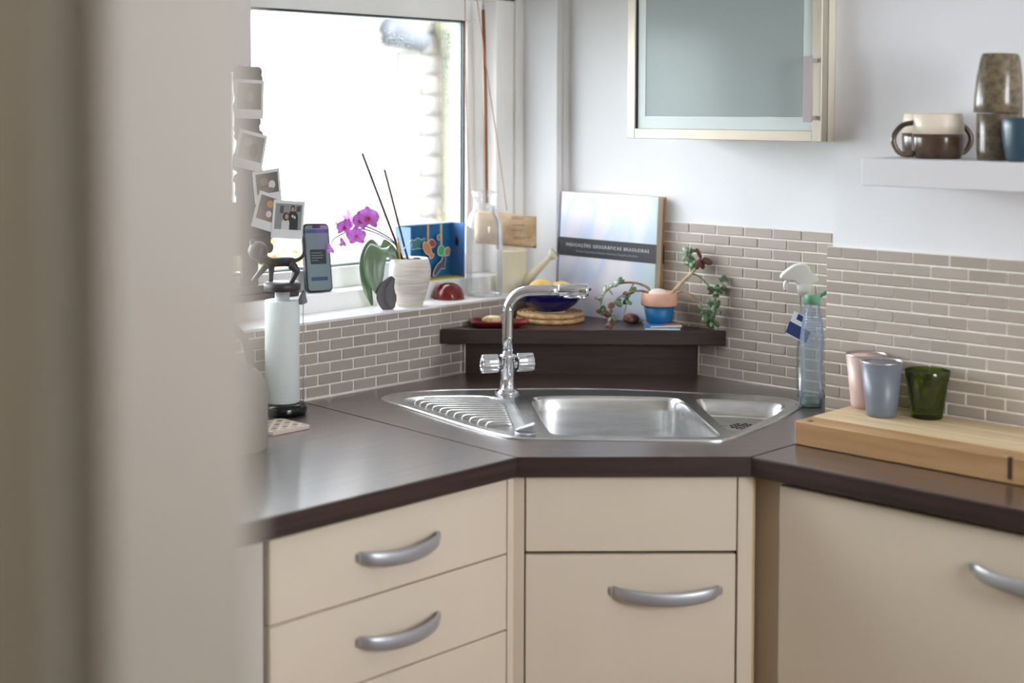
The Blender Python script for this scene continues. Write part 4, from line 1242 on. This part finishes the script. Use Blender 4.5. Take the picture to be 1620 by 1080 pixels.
cutout(dolph, (0.118, 0.026), 0.028, pm('paper_grey', (78, 74, 80), 0.6), 0.022, False, 0.5)
cutout(dolph, (0.052, 0.030), 0.022, pm('paper_blue', (40, 70, 120), 0.6), 0.018, False, -0.2)
o = MB().tube([(0.027, BXW - 0.0042, 0.085), (0.027, BXW - 0.0030, 0.085)], 0.008, 16).build('finger_hole', m_black, bx_)
o.scale = (0.7, 1, 1.5); o.location = (0.008, 0, -0.042)

# carafe
cf = thing('glass_carafe', 'tall clear glass carafe with flared neck on the window sill', 'carafe', (-0.046, -0.246, SILL), VIEW_RZ)
prof = [(0.0, 0.006), (0.034, 0.003), (0.0385, 0.001), (0.0425, 0.004), (0.0430, 0.02), (0.0432, 0.10), (0.0430, 0.155), (0.0415, 0.172), (0.034, 0.192), (0.0265, 0.205), (0.0255, 0.214), (0.0275, 0.232), (0.0300, 0.2460), (0.0290, 0.2468), (0.0282, 0.2455)]
MB().lathe(prof, 44, cap=False).build('body', m_carafe, cf)

# watering can with a paper bag on it
m_can = pm('cream_enamel', (232, 222, 194), 0.4)
wc = thing('watering_can', 'small cream ribbed watering can in the corner of the window sill', 'watering can', (-0.050, -0.150, SILL), VIEW_RZ)
n_ = 72
rs = []
for (r, z) in [(0.036, 0), (0.0368, 0.002), (0.036, 0.006), (0.0362, 0.095), (0.0378, 0.098), (0.0378, 0.102), (0.0355, 0.103), (0.0345, 0.098), (0.034, 0.01), (0.02, 0.008)]:
    amp = 0.012 if 0.004 < z < 0.097 else 0
    rs.append([(r * (1 + amp * math.cos(24 * 2 * math.pi * k / n_)) * math.cos(2 * math.pi * k / n_), r * (1 + amp * math.cos(24 * 2 * math.pi * k / n_)) * math.sin(2 * math.pi * k / n_), z) for k in range(n_)])
MB().loft(rs, cap0=True, cap1=True).build('body', m_can, wc)
sdir = Vector((1, -0.35, 0)).normalized()
def sp3(l, z): return (sdir.x * l, sdir.y * l, z)
MB().tube([sp3(0.033, 0.022), sp3(0.060, 0.050), sp3(0.090, 0.0800), sp3(0.098, 0.087)], [0.0135, 0.0105, 0.0075, 0.0070], 16).build('spout', m_can, wc)
b = MB().tube([sp3(0.096, 0.0855), sp3(0.106, 0.0945), sp3(0.108, 0.0955)], [0.0065, 0.0155, 0.0150], 20)
b.build('rose', m_can, wc)
pb = thing('paper_bag', 'crumpled kraft paper bag lying across the watering can', 'paper bag', (-0.050, -0.150, SILL + 0.1030), VIEW_RZ)
b = MB()
NX, NZ = 16, 12
front, back = [], []
for sgn in (-1, 1):
    V = []
    for i in range(NX + 1):
        for k in range(NZ + 1):
            u, w = i / NX, k / NZ
            x = -0.088 + 0.148 * u
            z = 0.002 + (0.092 - 0.016 * u) * w + 0.012 * (1 - u) * (1 - w)
            bul = 0.016 * (math.sin(math.pi * u) ** 0.5) * (math.sin(math.pi * w) ** 0.5)
            cr_ = 0.0022 * math.sin(9 * u + 5 * w) * math.cos(7 * w - 4 * u) + RND.uniform(-0.0008, 0.0008)
            edge = 1 if 0 < i < NX and 0 < k < NZ else 0
            V.append((x, sgn * bul + edge * cr_ + 0.006 * (u - 0.5), z))
    b.add(V, [[i * (NZ + 1) + k, (i + 1) * (NZ + 1) + k, (i + 1) * (NZ + 1) + k + 1, i * (NZ + 1) + k + 1] for i in range(NX) for k in range(NZ)], 0, True)
b.build('paper', vary(pm('kraft_paper', (206, 176, 140), 0.85), (192, 158, 120), (220, 194, 160), scale=30, bump=0.3), pb)
b = MB()
for (x, z, L) in [(0.000, 0.078, 0.046), (0.000, 0.0735, 0.030), (0.000, 0.058, 0.032), (0.000, 0.046, 0.026), (0.004, 0.030, 0.044), (0.004, 0.0265, 0.030)]:
    b.box(x, x + L, -0.0182, -0.0176, z - x * 0.1, z + 0.0012 - x * 0.1)
b.build('print', pm('bag_print', (120, 100, 80), 0.8), pb)

# phone
ph = thing('smartphone', 'black cased phone propped upright on the window ledge, screen on', 'phone', (-0.118, -0.680, 1.1105), math.pi / 2)
ph.rotation_euler = (math.radians(-9), math.radians(2.5), math.pi / 2)
def rrect(w, h, r, n=5):
    out = []
    for (cx, cy, a0) in [(w / 2 - r, h / 2 - r, 0), (-w / 2 + r, h / 2 - r, 90), (-w / 2 + r, -h / 2 + r, 180), (w / 2 - r, -h / 2 + r, 270)]:
        for k in range(n + 1):
            a = math.radians(a0 + 90 * k / n)
            out.append((cx + r * math.cos(a), cy + r * math.sin(a)))
    return out
def upright(mb, y=0.0, z=0.0):
    mb.T = Matrix.Translation((0, y, z)) @ Matrix.Rotation(math.pi / 2, 4, 'X')
    return mb
PW, PH = 0.072, 0.150
upright(MB(), 0, PH / 2).prism(rrect(PW, PH, 0.011), -0.010, 0.0, 0.0015, seg=2).build('case', m_rubber, ph)
def scr(name, col, em):
    m = pm(name, col, 0.15)
    bsdf(m).inputs['Emission Color'].default_value = rgb(*col)
    bsdf(m).inputs['Emission Strength'].default_value = em
    return m
sc_o = upright(MB(), -0.0002, PH / 2).prism(rrect(PW - 0.008, PH - 0.008, 0.008), 0.0, 0.0004).build('screen', scr('screen_grey', (104, 118, 122), 0.12), ph)
ui = upright(MB(), -0.0008, PH / 2)
ui.prism(rrect(0.062, 0.008, 0.001), 0, 0.0001, mi=0); ui.v = [(v[0], v[1], v[2] + 0.058) for v in ui.v]
ui.build('screen_header', scr('screen_blue', (60, 78, 104), 0.08), sc_o)
u2 = upright(MB(), -0.0008, PH / 2 + 0.002); u2.prism(rrect(0.044, 0.032, 0.003), 0, 0.0001); u2.build('screen_dialog', scr('screen_dark', (36, 40, 42), 0.05), sc_o)
u3 = upright(MB(), -0.0008, PH / 2 - 0.046); u3.prism(rrect(0.046, 0.008, 0.001), 0, 0.0001); u3.build('screen_button', scr('screen_button', (48, 66, 98), 0.08), sc_o)
u4 = MB()
for k in range(4):
    u4.box(-0.019, -0.019 + [0.028, 0.034, 0.030, 0.018][k], -0.0012, -0.0009, PH / 2 + 0.010 - k * 0.0055, PH / 2 + 0.0112 - k * 0.0055)
u4.build('screen_lines', scr('screen_line', (130, 136, 136), 0.1), sc_o)
upright(MB(), -0.0008, PH - 0.0075).prism(rrect(0.022, 0.006, 0.002), 0, 0.0002).build('notch', m_black, sc_o)

# photo tree: dark scalloped cut-out on a two-layer base
ptr = thing('photo_tree', 'dark scalloped tree shaped photo stand on the window ledge', 'photo stand', (-0.128, -0.862, 1.110), math.pi / 2)
m_tree = pm('dark_stained_wood', (52, 44, 40), 0.6)
MB().box(-0.12, 0.112, -0.027, 0.026, 0, 0.012, bev=0.002).build('base', m_tree, ptr)
MB().box(-0.11, 0.090, -0.022, 0.022, 0.014, 0.030, bev=0.002).build('base_top', m_tree, ptr)
MB().box(-0.02, 0.02, -0.005, 0.005, 0.030, 0.12).build('trunk', m_tree, ptr)
# union of lobes
lob = []
for k in range(26):
    zc = 0.105 + 0.37 * (k / 25)
    half = 0.048 if zc < 0.14 else (0.082 if zc < 0.205 else 0.020)
    for s_ in (-1, 1):
        lob.append((s_ * half + RND.uniform(-0.006, 0.004), zc, 0.010 + 0.005 * RND.random(), half))
b = MB()
for i, (x, z, r, half) in enumerate(lob[::2] + lob[1::2]):
    b.T = Matrix.Translation((x, (i % 3) * 0.0004, z)) @ Matrix.Rotation(math.pi / 2, 4, 'X')
    b.prism([(r * math.cos(a * math.pi / 8), r * math.sin(a * math.pi / 8)) for a in range(16)], -0.003, 0.003)
    b.T = Matrix.Identity(4)
    if i < 26: b.box(-abs(x), abs(x), -0.0028, 0.0028, z - 0.011, z + 0.011)
b.build('scalloped_crown', m_tree, ptr)
# polaroids clipped to it; local x along the wall, local -y to the room
m_card = pm('polaroid_card', (222, 221, 220), 0.45)
def polaroid(label, y, z, rot, w, h, bgcol, shapes):
    t = thing('polaroid_photo', label, 'photo', (-0.1235 + 0.0285 + 0.0022 * len(pol), y, z), 0, 'instant photos on the photo tree')
    t.rotation_euler = (0, 0, math.pi / 2)
    pol.append(t)
    Rm = Matrix.Rotation(rot, 4, 'Y')
    b = MB(); b.T = Rm
    b.box(-w / 2, w / 2, -0.0006, 0.0006, -h / 2, h / 2)
    c = b.build('card', m_card, t)
    b = MB(); b.T = Rm
    pw, p0, p1 = w / 2 - 0.006, -h / 2 + 0.019, h / 2 - 0.007
    b.box(-pw, pw, -0.0010, -0.0006, p0, p1, mi=0)
    mats_ = [pm('photo_%d_%d_%d' % bgcol, bgcol, 0.3)]
    for i, (poly, col) in enumerate(shapes):
        mats_.append(pm('photo_%d_%d_%d' % col, col, 0.3))
        V = [(-pw + p[0] * 2 * pw, -0.00105 - 0.00004 * i, p0 + p[1] * (p1 - p0)) for p in poly]
        b.add(V, [list(range(len(V)))], i + 1)
    b.build('picture', mats_, t)
pol = []
def disc(cx, cy, rx, ry, n=12): return [(cx + rx * math.cos(2 * math.pi * k / n), cy + ry * math.sin(2 * math.pi * k / n)) for k in range(n)]
polaroid('top instant photo at the window, half hidden by the door lining', -0.884, 1.5280, 0.03, 0.072, 0.080, (120, 116, 104), [(disc(0.55, 0.5, 0.12, 0.2), (150, 138, 116)), (disc(0.3, 0.2, 0.2, 0.2), (92, 90, 80))])
polaroid('second instant photo down at the window, grey brown', -0.882, 1.4220, 0.22, 0.070, 0.078, (134, 124, 110), [(disc(0.6, 0.4, 0.2, 0.3), (104, 88, 74)), (disc(0.3, 0.7, 0.2, 0.15), (160, 150, 132))])
polaroid('instant photo of pale blossoms above the two lower photos', -0.842, 1.3480, -0.10, 0.068, 0.068, (104, 92, 84), [(disc(0.7, 0.4, 0.16, 0.22), (214, 208, 208)), (disc(0.35, 0.6, 0.18, 0.2), (146, 120, 96)), (disc(0.5, 0.15, 0.3, 0.15), (126, 108, 98))])
polaroid('tilted instant photo with an orange round lamp', -0.848, 1.2960, 0.30, 0.054, 0.076, (104, 92, 88), [([(0, 0), (1, 0), (1, .3), (0, .45)], (126, 100, 88)), (disc(0.66, 0.72, 0.22, 0.15), (196, 140, 74)), (disc(0.7, 0.3, 0.18, 0.14), (206, 196, 200))])
person = lambda x, w, h: [(x - w, 0), (x + w, 0), (x + w * 0.95, h * 0.75), (x + w * 0.55, h), (x - w * 0.55, h), (x - w * 0.95, h * 0.75)]
polaroid('instant photo of two people side by side, frontmost by the phone', -0.792, 1.2760, 0.10, 0.082, 0.080, (138, 140, 138), [
    ([(0.0, 0), (1, 0), (1, 1), (0, 1)], (140, 142, 140)), ([(0.16, .62), (.30, .62), (.30, .92), (.16, .92)], (84, 82, 82)), ([(0.78, .70), (.94, .73), (.94, .95), (.78, .92)], (70, 68, 70)),
    (person(0.66, 0.21, 0.72), (40, 42, 46)), (disc(0.64, 0.83, 0.085, 0.13), (52, 42, 38)), (disc(0.64, 0.80, 0.06, 0.09), (176, 140, 122)),
    (person(0.40, 0.15, 0.40), (210, 204, 204)), (disc(0.40, 0.50, 0.12, 0.17), (66, 48, 44)), (disc(0.43, 0.50, 0.07, 0.10), (186, 142, 122)),
    ([(0.62, 0.48), (0.68, 0.48), (0.68, 0.58), (0.62, 0.58)], (214, 214, 216)), ([(0.70, 0.44), (0.76, 0.44), (0.76, 0.54), (0.70, 0.54)], (214, 214, 216))])

# blind wand and cords
m_wand = wood('wand_wood', (118, 72, 46), (146, 98, 68), 0.4, 0, 20, (1, 1, 0.1))
bw = thing('blind_wand', 'slim brown wooden blind wand hanging beside the window', 'blind wand', (-0.098, -0.186, 1.2840))
MB().tube([(-0.001, 0.001, 0), (0, -0.006, 0.25), (-0.001, -0.013, 0.462)], [0.0034, 0.0048, 0.0042], 10).build('wand', m_wand, bw)
MB().tube([(-0.001, -0.013, 0.462), (-0.001, -0.0132, 0.474)], [0.0036, 0.0028], 10).build('ferrule', m_satin, bw)
MB().tube([(-0.001, -0.0132, 0.474), (-0.001, -0.0135, 0.520)], 0.0008, 6).build('hanging_string', pm('string', (150, 130, 110), 0.8), bw)
m_cord = pm('cord_brown', (176, 124, 92), 0.8)
tag(MB().tube(spline([(-0.100, -0.2590, 1.80), (-0.100, -0.256, 1.60), (-0.100, -0.248, 1.40), (-0.100, -0.236, 1.24)], 6), 0.0011, 6).build('pull_string', m_cord), 'thin brown blind cord hanging left of the wooden wand', 'cord')
tag(MB().tube(spline([(-0.092, -0.2330, 1.80), (-0.090, -0.195, 1.60), (-0.086, -0.160, 1.42), (-0.080, -0.135, 1.265)], 6), 0.0010, 6).build('pull_string', m_cord), 'thin cord slanting behind the wooden wand to the right', 'cord')
hs = thing('hanging_blind_strip', 'white folded blind strip with a ragged hem at the top left of the window', 'blind', (-0.145, -0.885, 1.585), 0)
MB().box(-0.006, 0.006, -0.05, 0.040, 0.01, 0.215, bev=0.002).build('strip', pm('blind_white', (214, 210, 216), 0.7), hs)
b = MB()
for k in range(14):
    b.ball((RND.uniform(-0.004, 0.004), -0.046 + 0.0063 * k, 0.006 + RND.uniform(-0.004, 0.004)), 0.008, n=8, m=6)
b.build('ragged_hem', pm('hem_white', (232, 230, 230), 0.9), hs)

# ------------------------------------------------------------------ left end of the worktop
tw = thing('paper_towel_holder', 'black paper towel holder with a cat figure on top, roll in place', 'paper towel holder', (0.075, -0.931, CT), VIEW_RZ)
MB().lathe([(0.044, 0.0), (0.0475, 0.004), (0.0475, 0.014), (0.044, 0.020), (0.036, 0.022), (0.0, 0.022)], 40).build('base', pm('base_black_gloss', (16, 15, 16), 0.15), tw)
m_paper = pm('paper_towel', (222, 228, 224), 0.9)
def towel_bump():
    vn = nd(m_paper, 'ShaderNodeTexVoronoi'); vn.inputs['Scale'].default_value = 220
    tc = nd(m_paper, 'ShaderNodeTexCoord'); bp_ = nd(m_paper, 'ShaderNodeBump'); bp_.inputs['Strength'].default_value = 0.35; bp_.inputs['Distance'].default_value = 0.001
    lk(m_paper, tc.outputs['Object'], vn.inputs['Vector']); lk(m_paper, vn.outputs['Distance'], bp_.inputs['Height']); lk(m_paper, bp_.outputs['Normal'], bsdf(m_paper).inputs['Normal'])
towel_bump()
MB().lathe([(0.014, 0.023), (0.0325, 0.023), (0.0338, 0.025), (0.0338, 0.2220), (0.0325, 0.2240), (0.0165, 0.2240)], 48, cap=False).build('paper_roll', m_paper, tw)
MB().lathe([(0.0165, 0.023), (0.0165, 0.2240), (0.0145, 0.2245), (0.0145, 0.2430)], 28).build('spindle', pm('spindle_white', (206, 208, 212), 0.5), tw)
m_iron = pm('cast_iron', (58, 52, 54), 0.45)
MB().lathe([(0.034, 0.2430), (0.0358, 0.2445), (0.0358, 0.2570), (0.034, 0.2590), (0.0, 0.2590)], 40).build('top_plate', m_iron, tw)
ct_ = MB()
ct_.tube(spline([(-0.050, 0, 0.312), (-0.038, 0, 0.303), (-0.022, 0, 0.298), (0.002, 0, 0.299), (0.022, 0, 0.299)], 4), [0.010, 0.0098, 0.0100, 0.0104, 0.0106, 0.0106, 0.0104, 0.0098, 0.0092, 0.0090, 0.0090, 0.0092, 0.0094, 0.0096, 0.0098, 0.0094, 0.0085], 14)
ct_.ball((-0.047, -0.001, 0.3200), 0.0195, n=20, m=14)
for sy in (-0.006, 0.008):
    ct_.tube([(-0.058, sy, 0.336), (-0.060, sy, 0.3435)], [0.006, 0.0015], 8)
ct_.tube([(-0.030, -0.006, 0.293), (-0.044, -0.007, 0.276), (-0.056, -0.008, 0.2605)], [0.0078, 0.0055, 0.0048], 12)
ct_.tube([(-0.022, 0.006, 0.293), (-0.023, 0.007, 0.274), (-0.024, 0.008, 0.2590)], [0.0078, 0.0052, 0.0048], 12)
ct_.tube(spline([(0.018, -0.006, 0.294), (0.029, -0.007, 0.283), (0.026, -0.008, 0.272), (0.019, -0.008, 0.2590)], 4), [0.0092, 0.009, 0.0085, 0.0078, 0.0072, 0.0066, 0.006, 0.0056, 0.0052, 0.005, 0.0048, 0.0048, 0.0048], 12)
ct_.tube(spline([(0.016, 0.007, 0.294), (0.024, 0.008, 0.281), (0.016, 0.008, 0.2590)], 4), [0.0088, 0.0082, 0.0076, 0.007, 0.0064, 0.0058, 0.0052, 0.0050, 0.0048], 12)
ct_.tube(spline([(0.020, 0, 0.301), (0.032, 0, 0.304), (0.042, 0, 0.314), (0.0435, 0, 0.330), (0.0415, 0, 0.352)], 5), [0.0055] + [0.0040] * 18 + [0.003, 0.0022], 12)
cat = ct_.build('cat_figure', m_iron, tw)
rm = cat.modifiers.new('one_surface', 'REMESH'); rm.mode = 'VOXEL'; rm.voxel_size = 0.0016; rm.use_smooth_shade = True
cat['label'] = 'dark walking cat figure with a round head and raised tail'
MB().tube([(0.0408, -0.002, 0.020), (0.0412, -0.002, 0.2190)], 0.0009, 6).build('tension_wire', m_satin, tw)
b = MB()
ms = spline([(0.0412, -0.002, 0.2160), (0.0405, -0.002, 0.2200), (0.0405, -0.002, 0.2290), (0.0430, -0.002, 0.2400), (0.0445, -0.002, 0.2450)], 4)
b.tube(ms, [0.003, 0.0062, 0.008, 0.0088, 0.0090, 0.0090, 0.0086, 0.008, 0.0074, 0.0064, 0.0054, 0.0044, 0.0034, 0.0026, 0.0019, 0.0013, 0.0008], 14)
b.build('mouse_figure', pm('mouse_grey', (116, 116, 122), 0.5), tw)

# patterned tile used as a trivet
tc_ = thing('patterned_tile', 'small patterned ceramic tile lying flat in front of the towel holder', 'tile', (0.182, -1.026, CT), 0.0)
MB().box(-0.043, 0.043, -0.043, 0.043, 0, 0.008, bev=0.001).build('body', pm('tile_edge_cream', (222, 206, 192), 0.5), tc_)
m_pat = pm('tile_pattern', (220, 214, 200), 0.3)
ck = nd(m_pat, 'ShaderNodeTexVoronoi'); ck.inputs['Scale'].default_value = 42; ck.inputs['Randomness'].default_value = 0.0
tcd = nd(m_pat, 'ShaderNodeTexCoord'); rp = nd(m_pat, 'ShaderNodeValToRGB')
rp.color_ramp.interpolation = 'CONSTANT'
rp.color_ramp.elements[0].color = rgb(46, 50, 60); rp.color_ramp.elements[1].position = 0.44; rp.color_ramp.elements[1].color = rgb(206, 198, 184)
e2 = rp.color_ramp.elements.new(0.60); e2.color = rgb(176, 138, 100)
lk(m_pat, tcd.outputs['Object'], ck.inputs['Vector']); lk(m_pat, ck.outputs['Distance'], rp.inputs['Fac']); lk(m_pat, rp.outputs['Color'], bsdf(m_pat).inputs['Base Color'])
MB().box(-0.041, 0.041, -0.041, 0.041, 0.008, 0.0085).build('pattern_face', m_pat, tc_)

# pale kettle half hidden by the door lining
m_ket = pm('kettle_grey', (136, 129, 122), 0.5)
kt = thing('kettle', 'pale grey kettle half hidden behind the blurred door lining', 'kettle', (0.245, -1.185, CT), VIEW_RZ)
MB().lathe([(0.070, 0), (0.073, 0.004), (0.073, 0.10), (0.071, 0.112), (0.062, 0.130), (0.050, 0.142)], 40).build('body', m_ket, kt)
MB().lathe([(0.050, 0.142), (0.047, 0.150), (0.030, 0.158), (0.0, 0.160)], 40, cap=False).build('lid', m_ket, kt)
MB().lathe([(0.006, 0.158), (0.006, 0.168), (0.012, 0.174), (0.012, 0.182), (0.006, 0.187), (0, 0.187)], 20).build('lid_knob', pm('knob_grey', (196, 194, 192), 0.3), kt)
MB().tube(spline([(-0.068, 0, 0.12), (-0.10, 0, 0.16), (-0.09, 0, 0.21), (-0.02, 0, 0.225), (0.03, 0, 0.20), (0.045, 0, 0.145)], 5), 0.007, 12).build('handle', m_ket, kt)
